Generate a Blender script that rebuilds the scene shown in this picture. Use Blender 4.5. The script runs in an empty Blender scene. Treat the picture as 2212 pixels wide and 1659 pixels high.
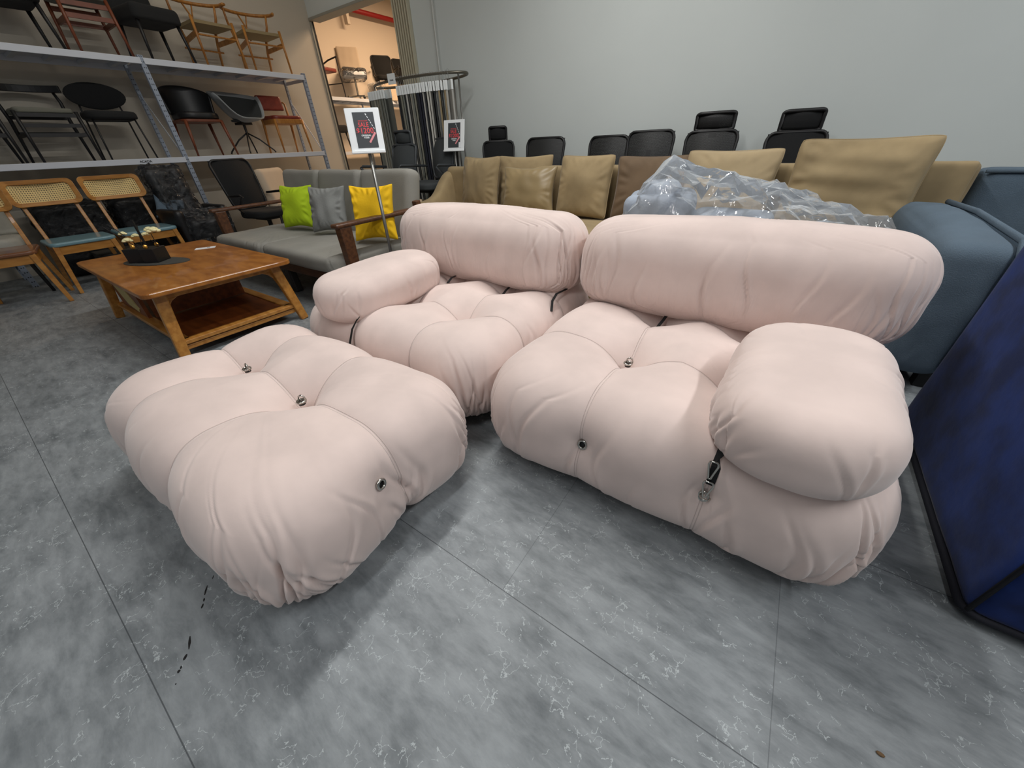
import bpy, math, random
import numpy as np
from mathutils import Vector, Matrix
R = math.radians
SC = bpy.context.scene
COL = SC.collection

# ------------------------------------------------------------------ camera
cam_d = bpy.data.cameras.new('camera'); cam = bpy.data.objects.new('camera', cam_d); COL.objects.link(cam)
cam_d.sensor_width = 36.0; cam_d.lens = 36.0*777.3/2212; cam_d.clip_start = .02; cam_d.clip_end = 60
rx, dn, fw = (0.8258, 0.5627, -0.0375), (0.2864, -0.4756, -0.8317), (-0.4858, 0.6761, -0.5539)
cam.matrix_world = Matrix(((rx[0], -dn[0], -fw[0], 0), (rx[1], -dn[1], -fw[1], 0), (rx[2], -dn[2], -fw[2], 1.0), (0, 0, 0, 1)))
SC.camera = cam
# ------------------------------------------------------------------ world, lights, exposure
w = bpy.data.worlds.new('world'); SC.world = w; w.use_nodes = True
w.node_tree.nodes['Background'].inputs[0].default_value = (.86, .93, 1.0, 1)
w.node_tree.nodes['Background'].inputs[1].default_value = .13
def area(name, loc, sx, sy, power, col, rot=(0, 0, 0)):
    d = bpy.data.lights.new(name, 'AREA'); d.shape = 'RECTANGLE'; d.size = sx; d.size_y = sy; d.energy = power; d.color = col
    o = bpy.data.objects.new(name, d); COL.objects.link(o); o.location = loc; o.rotation_euler = rot; return o
area('ceiling_lamp', (-1.5, 2.0, 3.3), .12, 2.4, 60, (1, .99, .96))
area('ceiling_lamp', (1.9, 1.6, 3.3), .2, 3.4, 62, (.97, .99, 1))
area('ceiling_lamp', (-.3, -1.2, 3.3), .2, 2.4, 26, (.97, .99, 1))
area('wall_fill', (-4.3, 1.9, 3.7), .3, 3.0, 14, (1, .95, .86), (0, R(52), 0))  # added fill light, tilted to brighten the left wall and rack more than the floor
area('warm_lamp', (-5.8, 6.6, 3.6), .8, 1.6, 150, (1, .70, .45))
SC.view_settings.view_transform = 'Standard'; SC.view_settings.look = 'None'
SC.view_settings.gamma = 1; SC.view_settings.use_curve_mapping = False
SC.view_settings.exposure = .27

# ------------------------------------------------------------------ materials
def srgb(r, g, b):
    f = lambda c: (c/255/12.92 if c/255 <= .04045 else ((c/255+.055)/1.055)**2.4)
    return (f(r), f(g), f(b), 1)
def newmat(name):
    m = bpy.data.materials.new(name); m.use_nodes = True
    nt = m.node_tree; return m, nt, nt.nodes, nt.links, nt.nodes['Principled BSDF']
def mat(name, col, rough=.6, metal=0, var=0, vs=6, bump=0, bs=60, sheen=0, coat=0, stretch=None, spec=.5, col2=None, detail=4):
    m, nt, N, L, P = newmat(name)
    c = srgb(*col)
    P.inputs['Base Color'].default_value = c; P.inputs['Roughness'].default_value = rough
    P.inputs['Metallic'].default_value = metal; P.inputs['Sheen Weight'].default_value = sheen
    P.inputs['Sheen Roughness'].default_value = .45
    P.inputs['Coat Weight'].default_value = coat; P.inputs['Specular IOR Level'].default_value = spec
    tc = N.new('ShaderNodeTexCoord'); mp = N.new('ShaderNodeMapping'); L.new(tc.outputs['Object'], mp.inputs[0])
    if stretch: mp.inputs['Scale'].default_value = stretch
    if var:
        n = N.new('ShaderNodeTexNoise'); n.inputs['Scale'].default_value = vs; n.inputs['Detail'].default_value = detail; L.new(mp.outputs[0], n.inputs[0])
        r = N.new('ShaderNodeValToRGB'); L.new(n.outputs[0], r.inputs[0])
        r.color_ramp.elements[0].position = .36; r.color_ramp.elements[1].position = .64
        if col2: r.color_ramp.elements[0].color = srgb(*col2); r.color_ramp.elements[1].color = c
        else:
            r.color_ramp.elements[0].color = tuple(min(1, x*(1-var)) for x in c[:3])+(1,)
            r.color_ramp.elements[1].color = tuple(min(1, x*(1+var)) for x in c[:3])+(1,)
        L.new(r.outputs[0], P.inputs['Base Color'])
    if bump:
        n = N.new('ShaderNodeTexNoise'); n.inputs['Scale'].default_value = bs; n.inputs['Detail'].default_value = 5; L.new(mp.outputs[0], n.inputs[0])
        b = N.new('ShaderNodeBump'); b.inputs['Strength'].default_value = bump; b.inputs['Distance'].default_value = .01
        L.new(n.outputs[0], b.inputs['Height']); L.new(b.outputs[0], P.inputs['Normal'])
    return m
PINK = mat('pink_velvet', (223, 204, 197), .85, var=.05, vs=7, bump=.10, bs=14, sheen=.35, spec=.2, detail=8)
def pink_variant(name, sx=(), sy=(), folds=0):
    m = PINK.copy(); m.name = name; nt = m.node_tree; N, L = nt.nodes, nt.links; P = N['Principled BSDF']
    tc = N.new('ShaderNodeTexCoord'); s = N.new('ShaderNodeSeparateXYZ'); L.new(tc.outputs['Object'], s.inputs[0])
    def M(op, a, b=None, c=None):
        x = N.new('ShaderNodeMath'); x.operation = op
        for q, v in zip(x.inputs, (a, b, c)):
            if v is None: continue
            if isinstance(v, bpy.types.NodeSocket): L.new(v, q)
            else: q.default_value = v
        return x.outputs[0]
    h = None
    for ax, S_ in ((0, sx), (1, sy)):
        for x0 in S_:
            d = M('ABSOLUTE', M('SUBTRACT', s.outputs[ax], x0)); e = M('ABSOLUTE', M('SUBTRACT', d, .0035))
            g = M('MAXIMUM', M('MULTIPLY', M('SUBTRACT', .0014, e), 700.), 0.); g = M('MINIMUM', g, 1.)
            h = g if h is None else M('MAXIMUM', h, g)
    if folds:
        mp = N.new('ShaderNodeMapping'); mp.inputs['Scale'].default_value = (1, 1, .10); L.new(tc.outputs['Object'], mp.inputs[0])
        n = N.new('ShaderNodeTexNoise'); n.inputs['Scale'].default_value = 26; n.inputs['Detail'].default_value = 3; n.inputs['Distortion'].default_value = .25; L.new(mp.outputs[0], n.inputs[0])
        zf = M('MINIMUM', M('MAXIMUM', M('MULTIPLY', M('SUBTRACT', .27, s.outputs[2]), 6.), 0.), 1.)
        h = M('MULTIPLY', M('MULTIPLY', M('POWER', n.outputs[0], 3.), zf), -folds)
    old = [l for l in L if l.to_socket == P.inputs['Normal']][0].from_node
    b = N.new('ShaderNodeBump'); b.inputs['Strength'].default_value = .6; b.inputs['Distance'].default_value = .004 if not folds else .02
    if not folds: h = M('MULTIPLY', h, -1.)
    L.new(h, b.inputs['Height']); L.new(old.outputs[0], b.inputs['Normal']); L.new(b.outputs[0], P.inputs['Normal'])
    return m
CHROME = mat('chrome', (190, 188, 182), .18, 1)
BLACKW = mat('black_webbing', (14, 14, 16), .8)
BLACK = mat('black_plastic', (20, 20, 22), .5)
BLACKF = mat('black_fabric', (16, 17, 19), .9, bump=.2, bs=200)
OAK = mat('honey_oak', (190, 134, 64), .36, var=1, col2=(164, 108, 46), vs=5, stretch=(1.2, 7, 7), coat=.15)
OAKT = mat('table_oak', (176, 114, 50), .30, var=1, col2=(146, 88, 34), vs=4, stretch=(2, 5, 5), coat=.2, bump=.03, bs=8)
OAKD = mat('shelf_walnut', (134, 72, 28), .45, var=1, col2=(104, 52, 18), vs=5, stretch=(1, 6, 6))
ACACIA = mat('amber_wood', (178, 122, 56), .4, var=1, col2=(150, 96, 40), vs=8, stretch=(4, 4, 1))
WAL = mat('walnut', (98, 62, 38), .42, var=1, col2=(70, 42, 26), vs=8, stretch=(1, 6, 6))
WALRED = mat('red_walnut', (112, 58, 34), .42, var=.15, vs=9)
DKWOOD = mat('dark_stained_wood', (34, 32, 32), .5)
REDL = mat('oxblood_leather', (118, 44, 32), .38, var=.1, vs=20, bump=.1)
BLKL = mat('black_leather', (18, 18, 20), .42, bump=.08, bs=90)
CORD = mat('paper_cord', (150, 132, 96), .85, bump=.6, bs=70, stretch=(1, 8, 8))
GREYSEAT = mat('grey_green_fabric', (112, 112, 102), .95, bump=.2, bs=200)
GREYSH = mat('grey_shell', (140, 144, 146), .55)
CHARC = mat('charcoal_fabric', (54, 56, 56), .95, bump=.2, bs=240)
SOFAG = mat('grey_linen', (143, 141, 134), .95, var=.05, vs=4, bump=.35, bs=300)
LIME = mat('lime_cloth', (168, 196, 20), .85, bump=.15, bs=60)
PILG = mat('grey_cloth', (130, 132, 130), .9, bump=.2, bs=80)
YEL = mat('yellow_cloth', (246, 196, 16), .85, bump=.15, bs=60)
TAN = mat('tan_velvet', (154, 135, 102), .8, var=.14, vs=5, bump=.2, bs=12, sheen=.14, spec=.25)
TANS = mat('tan_satin', (146, 127, 92), .38, var=.1, vs=5, bump=.1, bs=14, sheen=.2)
BRN = mat('brown_velvet', (104, 84, 62), .8, var=.1, vs=6, bump=.12, bs=20, sheen=.2)
DENIM = mat('slate_blue_fabric', (88, 104, 118), .95, var=.06, vs=8, bump=.3, bs=300)
NAVY = mat('navy_velvet', (18, 40, 94), .75, var=.35, vs=11, bump=.15, bs=24, sheen=.12, spec=.2, detail=8)
NAVYT = mat('navy_piping', (12, 14, 26), .8)
LBLUE = mat('pale_blue_vinyl', (112, 146, 156), .35, coat=.3)
BRSEAT = mat('brown_vinyl', (120, 76, 48), .3, coat=.4)
RACKM = mat('blue_grey_steel', (206, 211, 220), .45)
STEEL = mat('brushed_steel', (150, 150, 148), .35, .9)
BRASS = mat('dull_nickel', (112, 108, 98), .4, .8)
WHITE = mat('white_plastic', (236, 240, 242), .4)
PAPER = mat('white_card', (228, 232, 236), .7)
POST = mat('poster_charcoal', (62, 66, 70), .5)
POSTR = mat('poster_red', (226, 78, 84), .5)
POSTP = mat('poster_pink', (236, 150, 156), .5)
MATG = mat('grey_felt', (62, 62, 58), .95)
PETAL = mat('cream_petals', (238, 230, 180), .8)
GOLD = mat('gold_foil', (196, 142, 60), .35, .6)
BEIGE = mat('beige_fabric', (190, 172, 150), .9, bump=.2, bs=200)
CREAMF = mat('off_white_fabric', (184, 182, 172), .9, bump=.2, bs=100)
REDP = mat('red_pipe', (150, 24, 22), .5)
CONC = mat('grey_box', (70, 70, 66), .9)

def film_mat(name, op, tint, sc, rough=.12, st=1.0, crumple=False):
    m, nt, N, L, P = newmat(name)
    P.inputs['Base Color'].default_value = srgb(*tint); P.inputs['Roughness'].default_value = rough
    P.inputs['Specular IOR Level'].default_value = 1.0; P.inputs['Coat Weight'].default_value = .6; P.inputs['Coat Roughness'].default_value = .06
    tr = N.new('ShaderNodeBsdfTransparent'); mx = N.new('ShaderNodeMixShader')
    tc = N.new('ShaderNodeTexCoord'); v = N.new('ShaderNodeTexVoronoi'); v.feature = 'SMOOTH_F1'; v.inputs['Scale'].default_value = sc
    n = N.new('ShaderNodeTexNoise'); n.inputs['Scale'].default_value = sc*.8; n.inputs['Detail'].default_value = 3; n.inputs['Distortion'].default_value = 1.2
    L.new(tc.outputs['Object'], n.inputs[0])
    v.feature = 'F1'; vm = N.new('ShaderNodeVectorMath'); vm.operation = 'MULTIPLY_ADD'; vm.inputs[1].default_value = (.25, .25, .25); L.new(n.outputs['Color'], vm.inputs[0]); L.new(tc.outputs['Object'], vm.inputs[2]); L.new(vm.outputs[0], v.inputs['Vector'])
    v2 = N.new('ShaderNodeTexVoronoi'); v2.feature = 'F1'; v2.inputs['Scale'].default_value = sc*2.7; L.new(vm.outputs[0], v2.inputs['Vector'])
    m3 = N.new('ShaderNodeMath'); m3.operation = 'MULTIPLY'; m3.inputs[1].default_value = .35; L.new(v2.outputs['Distance'], m3.inputs[0])
    mx2 = N.new('ShaderNodeMath'); mx2.operation = 'ADD'; L.new(v.outputs['Distance'], mx2.inputs[0]); L.new(m3.outputs[0], mx2.inputs[1])
    b = N.new('ShaderNodeBump'); b.inputs['Strength'].default_value = st; b.inputs['Distance'].default_value = .04; L.new(mx2.outputs[0], b.inputs['Height'])
    L.new(b.outputs[0], P.inputs['Normal']); L.new(b.outputs[0], P.inputs['Coat Normal'])
    fr = N.new('ShaderNodeFresnel'); fr.inputs[0].default_value = 1.5; L.new(b.outputs[0], fr.inputs['Normal'])
    ma = N.new('ShaderNodeMath'); ma.operation = 'MULTIPLY_ADD'; ma.inputs[1].default_value = 1.6; ma.inputs[2].default_value = op; ma.use_clamp = True; L.new(fr.outputs[0], ma.inputs[0])
    L.new(ma.outputs[0], mx.inputs[0]); L.new(tr.outputs[0], mx.inputs[1]); L.new(P.outputs[0], mx.inputs[2])
    L.new(mx.outputs[0], N['Material Output'].inputs[0]); return m
FILM = film_mat('clear_plastic_film', .12, (226, 230, 234), 4.2, .07, .5, True)
FILMD = film_mat('clear_wrap_film', .05, (110, 112, 116), 7, .11, .8, True)

def cane_mat(name, pitch, col, ax, thr=.72):
    m, nt, N, L, P = newmat(name)
    P.inputs['Base Color'].default_value = srgb(*col); P.inputs['Roughness'].default_value = .6
    tc = N.new('ShaderNodeTexCoord'); s = N.new('ShaderNodeSeparateXYZ'); L.new(tc.outputs['Object'], s.inputs[0])
    outs = []
    for a in ax:
        k = N.new('ShaderNodeMath'); k.operation = 'MULTIPLY'; k.inputs[1].default_value = math.pi/pitch; L.new(s.outputs[a], k.inputs[0])
        q = N.new('ShaderNodeMath'); q.operation = 'SINE'; L.new(k.outputs[0], q.inputs[0])
        z = N.new('ShaderNodeMath'); z.operation = 'ABSOLUTE'; L.new(q.outputs[0], z.inputs[0]); outs.append(z)
    p = N.new('ShaderNodeMath'); p.operation = 'MULTIPLY'; L.new(outs[0].outputs[0], p.inputs[0]); L.new(outs[1].outputs[0], p.inputs[1])
    g = N.new('ShaderNodeMath'); g.operation = 'GREATER_THAN'; g.inputs[1].default_value = thr; L.new(p.outputs[0], g.inputs[0])
    tr = N.new('ShaderNodeBsdfTransparent'); mx = N.new('ShaderNodeMixShader')
    L.new(g.outputs[0], mx.inputs[0]); L.new(P.outputs[0], mx.inputs[1]); L.new(tr.outputs[0], mx.inputs[2]); L.new(mx.outputs[0], N['Material Output'].inputs[0])
    return m
CANE = cane_mat('woven_cane', .0160, (236, 206, 140), (0, 2))
CANET = mat('fine_cane', (196, 176, 118), .7, bump=.5, bs=160)
MESHB = cane_mat('black_mesh', .006, (10, 10, 12), (0, 2), .95)

def floor_mat():
    m, nt, N, L, P = newmat('grey_stone_vinyl')
    tc = N.new('ShaderNodeTexCoord')
    def noise(sc, det, scale=(1, 1, 1), rot=0, dist=0):
        mp = N.new('ShaderNodeMapping'); mp.inputs['Scale'].default_value = scale; mp.inputs['Rotation'].default_value = (0, 0, rot); L.new(tc.outputs['Object'], mp.inputs[0])
        n = N.new('ShaderNodeTexNoise'); n.inputs['Scale'].default_value = sc; n.inputs['Detail'].default_value = det; n.inputs['Roughness'].default_value = .65; n.inputs['Distortion'].default_value = dist
        L.new(mp.outputs[0], n.inputs[0]); return n.outputs[0]
    def ramp(i, a, b, ca, cb):
        r = N.new('ShaderNodeValToRGB'); r.color_ramp.elements[0].position = a; r.color_ramp.elements[1].position = b
        r.color_ramp.elements[0].color = ca if len(ca) == 4 else ca+(1,); r.color_ramp.elements[1].color = cb if len(cb) == 4 else cb+(1,); L.new(i, r.inputs[0]); return r.outputs[0]
    def mixc(a, b, f, mode='MIX'):
        x = N.new('ShaderNodeMix'); x.data_type = 'RGBA'; x.blend_type = mode
        for s, v in ((x.inputs[0], f), (x.inputs[6], a), (x.inputs[7], b)):
            if hasattr(v, 'is_output') or isinstance(v, bpy.types.NodeSocket): L.new(v, s)
            else: s.default_value = v
        return x.outputs[2]
    def math_(op, a, b=None, c=None):
        x = N.new('ShaderNodeMath'); x.operation = op
        for s, v in zip(x.inputs, (a, b, c)):
            if v is None: continue
            if isinstance(v, bpy.types.NodeSocket): L.new(v, s)
            else: s.default_value = v
        return x.outputs[0]
    big = noise(1.7, 9, dist=.4); fine = noise(9, 8, (1, 3.2, 1), R(24), .3); mid = noise(4.5, 10, (1, 1.8, 1), R(20))
    base = ramp(big, .3, .7, srgb(112, 118, 121), srgb(148, 153, 156))
    base = mixc(base, ramp(fine, .35, .62, srgb(82, 88, 92), srgb(162, 167, 170)), .45)
    base = mixc(base, ramp(mid, .38, .56, srgb(78, 84, 88), srgb(152, 157, 160)), .35)
    # short white hairline veins
    nz = N.new('ShaderNodeTexNoise'); nz.inputs['Scale'].default_value = 16; nz.inputs['Detail'].default_value = 6; L.new(tc.outputs['Object'], nz.inputs[0])
    vm = N.new('ShaderNodeVectorMath'); vm.operation = 'MULTIPLY_ADD'; L.new(nz.outputs['Color'], vm.inputs[0]); vm.inputs[1].default_value = (.22, .22, .22); L.new(tc.outputs['Object'], vm.inputs[2])
    vo = N.new('ShaderNodeTexVoronoi'); vo.feature = 'DISTANCE_TO_EDGE'; vo.inputs['Scale'].default_value = 15; L.new(vm.outputs[0], vo.inputs['Vector'])
    vein = math_('LESS_THAN', vo.outputs['Distance'], .016)
    mask = math_('GREATER_THAN', noise(7, 4, rot=1.0), .505); mask2 = math_('GREATER_THAN', noise(26, 3), .49)
    vein = math_('MULTIPLY', math_('MULTIPLY', vein, mask), mask2)
    base = mixc(base, srgb(190, 197, 199), math_('MULTIPLY', vein, .64))
    # tile joints
    s = N.new('ShaderNodeSeparateXYZ'); L.new(tc.outputs['Object'], s.inputs[0])
    T = .611
    v = math_('DIVIDE', math_('SUBTRACT', s.outputs[1], .378), T)
    row = math_('FLOOR', v); dy = math_('MULTIPLY', math_('ABSOLUTE', math_('SUBTRACT', math_('FRACT', math_('ADD', v, .5)), .5)), T)
    off = math_('MULTIPLY', math_('FRACT', math_('MULTIPLY', row, .5)), .30)
    u = math_('DIVIDE', math_('SUBTRACT', s.outputs[0], math_('ADD', off, .277)), T)
    dx = math_('MULTIPLY', math_('ABSOLUTE', math_('SUBTRACT', math_('FRACT', math_('ADD', u, .5)), .5)), T)
    j = math_('MAXIMUM', math_('LESS_THAN', dy, .0012), math_('MULTIPLY', math_('MULTIPLY', math_('LESS_THAN', dx, .0009), .6), math_('GREATER_THAN', row, -.5)))
    base = mixc(base, srgb(58, 62, 66), math_('MULTIPLY', j, .75))
    L.new(base, P.inputs['Base Color']); P.inputs['Roughness'].default_value = .48; P.inputs['Specular IOR Level'].default_value = .35
    b = N.new('ShaderNodeBump'); b.inputs['Strength'].default_value = .12; b.inputs['Distance'].default_value = .004; L.new(fine, b.inputs['Height']); L.new(b.outputs[0], P.inputs['Normal'])
    return m
FLOOR = floor_mat()
WALLM = mat('painted_wall', (205, 211, 209), .9, var=.02, vs=1.2, bump=.05, bs=12)
WALLL = mat('cream_wall', (190, 182, 168), .9, var=.02, vs=1.2)
WARM = mat('warm_white_wall', (214, 200, 182), .9)
TRIMM = mat('grey_trim', (150, 148, 138), .5)
PANEL = mat('folding_partition_vinyl', (188, 182, 160), .6)

# ------------------------------------------------------------------ object helpers
def link(name, me, m=None, parent=None):
    o = bpy.data.objects.new(name, me); COL.objects.link(o)
    if m is not None: me.materials.append(m)
    if parent is not None: o.parent = parent
    return o
def tag(o, label, cat, group=None):
    o['label'] = label; o['category'] = cat
    if group: o['group'] = group
    return o
def thing(name, label, cat, loc=(0, 0, 0), rz=0, group=None, rot=None):
    o = bpy.data.objects.new(name, None); COL.objects.link(o); o.location = loc; o.empty_display_size = .1
    o.rotation_euler = rot if rot else (0, 0, rz)
    return tag(o, label, cat, group)
class MB:
    def __init__(s): s.v = []; s.f = []
    def add(s, V, F):
        n = len(s.v); s.v += [tuple(map(float, p)) for p in V]; s.f += [tuple(i+n for i in f) for f in F]; return s
    def box(s, c, d, M=None):
        a, b, e = d[0]/2, d[1]/2, d[2]/2
        P = [Vector((x*a, y*b, z*e)) for z in (-1, 1) for x, y in ((-1, -1), (1, -1), (1, 1), (-1, 1))]
        if M is not None: P = [M @ p for p in P]
        return s.add([p+Vector(c) for p in P], [(3, 2, 1, 0), (4, 5, 6, 7), (0, 1, 5, 4), (1, 2, 6, 5), (2, 3, 7, 6), (3, 0, 4, 7)])
    def bb(s, x0, x1, y0, y1, z0, z1): return s.box(((x0+x1)/2, (y0+y1)/2, (z0+z1)/2), (x1-x0, y1-y0, z1-z0))
    def path(s, pts, rad, n=10, closed=False, flat=1.0, up=None):
        pts = [Vector(p) for p in pts]; k = len(pts)
        if not hasattr(rad, '__len__'): rad = [rad]*k
        V = []; prev = None
        for i, p in enumerate(pts):
            if closed: t = pts[(i+1) % k]-pts[i-1]
            else: t = pts[min(i+1, k-1)]-pts[max(i-1, 0)]
            t.normalize()
            if prev is None:
                u = Vector(up) if up else (Vector((0, 0, 1)) if abs(t.z) < .9 else Vector((1, 0, 0)))
            else: u = prev
            a = (u-t*u.dot(t)).normalized(); prev = a; b = t.cross(a)
            for j in range(n):
                th = 2*math.pi*(j+.5)/n; V.append(p+(a*math.cos(th)*flat+b*math.sin(th))*rad[i])
        F = []
        for i in range(k if closed else k-1):
            for j in range(n):
                A = i*n+j; B = i*n+(j+1) % n; q = ((i+1) % k)*n
                F.append((A, B, q+(j+1) % n, q+j))
        if not closed: F.append(tuple(range(n-1, -1, -1))); F.append(tuple((k-1)*n+j for j in range(n)))
        return s.add(V, F)
    def cyl(s, p0, p1, r0, r1=None, n=12): return s.path([p0, p1], [r0, r0 if r1 is None else r1], n)
    def bar(s, p0, p1, wd, th, up=(0, 0, 1), w1=None, t1=None):
        p0, p1 = Vector(p0), Vector(p1); t = (p1-p0).normalized(); u = Vector(up); a = (u-t*u.dot(t)).normalized(); b = t.cross(a)
        V = []
        for p, W, T in ((p0, wd, th), (p1, w1 or wd, t1 or th)):
            for x, y in ((-1, -1), (1, -1), (1, 1), (-1, 1)): V.append(p+b*x*W/2+a*y*T/2)
        return s.add(V, [(3, 2, 1, 0), (4, 5, 6, 7), (0, 1, 5, 4), (1, 2, 6, 5), (2, 3, 7, 6), (3, 0, 4, 7)])
    def prism(s, poly, d0, d1, ax='z'):
        n = len(poly)
        def P(a, b, d): return {'z': (a, b, d), 'y': (a, d, b), 'x': (d, a, b)}[ax]
        V = [P(a, b, d0) for a, b in poly]+[P(a, b, d1) for a, b in poly]
        return s.add(V, [tuple(range(n-1, -1, -1)), tuple(range(n, 2*n))]+[(i, (i+1) % n, n+(i+1) % n, n+i) for i in range(n)])
    def grid(s, fn, nu, nv, wrapu=False):
        V = [fn(i/(nu if wrapu else nu-1), j/(nv-1)) for i in range(nu) for j in range(nv)]; F = []
        for i in range(nu if wrapu else nu-1):
            for j in range(nv-1): F.append((i*nv+j, ((i+1) % nu)*nv+j, ((i+1) % nu)*nv+j+1, i*nv+j+1))
        return s.add(V, F)
    def ball(s, c, r, n=12):
        r = r if hasattr(r, '__len__') else (r, r, r)
        return s.grid(lambda u, v: (c[0]+r[0]*math.cos(2*math.pi*u)*math.sin(math.pi*(.001+v*.998)), c[1]+r[1]*math.sin(2*math.pi*u)*math.sin(math.pi*(.001+v*.998)), c[2]-r[2]*math.cos(math.pi*v)), n, n, True)
    def build(s, name, m, parent=None, smooth=False, bev=0, sub=0, solid=0, seg=2):
        me = bpy.data.meshes.new(name); me.from_pydata(s.v, [], s.f)
        import bmesh
        b = bmesh.new(); b.from_mesh(me); bmesh.ops.recalc_face_normals(b, faces=b.faces); b.to_mesh(me); b.free()
        o = link(name, me, m, parent)
        if smooth: me.polygons.foreach_set('use_smooth', [True]*len(me.polygons))
        if solid: q = o.modifiers.new('s', 'SOLIDIFY'); q.thickness = solid; q.offset = 0
        if bev: q = o.modifiers.new('b', 'BEVEL'); q.width = bev; q.segments = seg; q.limit_method = 'ANGLE'; q.angle_limit = R(35)
        if sub: q = o.modifiers.new('d', 'SUBSURF'); q.levels = sub; q.render_levels = sub
        return o
def rrect(w_, h_, r, n=6, cx=0, cy=0):
    P = []
    for qx, qy, a0 in ((1, 1, 0), (-1, 1, 90), (-1, -1, 180), (1, -1, 270)):
        for i in range(n+1):
            a = R(a0+90*i/n); P.append((cx+qx*(w_/2-r)+r*math.cos(a), cy+qy*(h_/2-r)+r*math.sin(a)))
    return P
def setk(o, kind='structure'): o['kind'] = kind; return o
def struct(name, mb, m, **k): return setk(mb.build(name, m, **k))
def text(body, size, loc, rot, m, parent, name='lettering', bold=.0, sx=1, align='CENTER'):
    c = bpy.data.curves.new('t', 'FONT'); c.body = body; c.size = size; c.align_x = align; c.extrude = .0004; c.offset = bold*size; c.space_character = 1.04
    t = bpy.data.objects.new('t', c); COL.objects.link(t)
    me = bpy.data.meshes.new_from_object(t.evaluated_get(bpy.context.evaluated_depsgraph_get()))
    bpy.data.objects.remove(t); me.materials.clear()
    o = link(name, me, m, parent); o.location = loc; o.rotation_euler = rot; o.scale = (sx, 1, 1); return o

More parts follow.
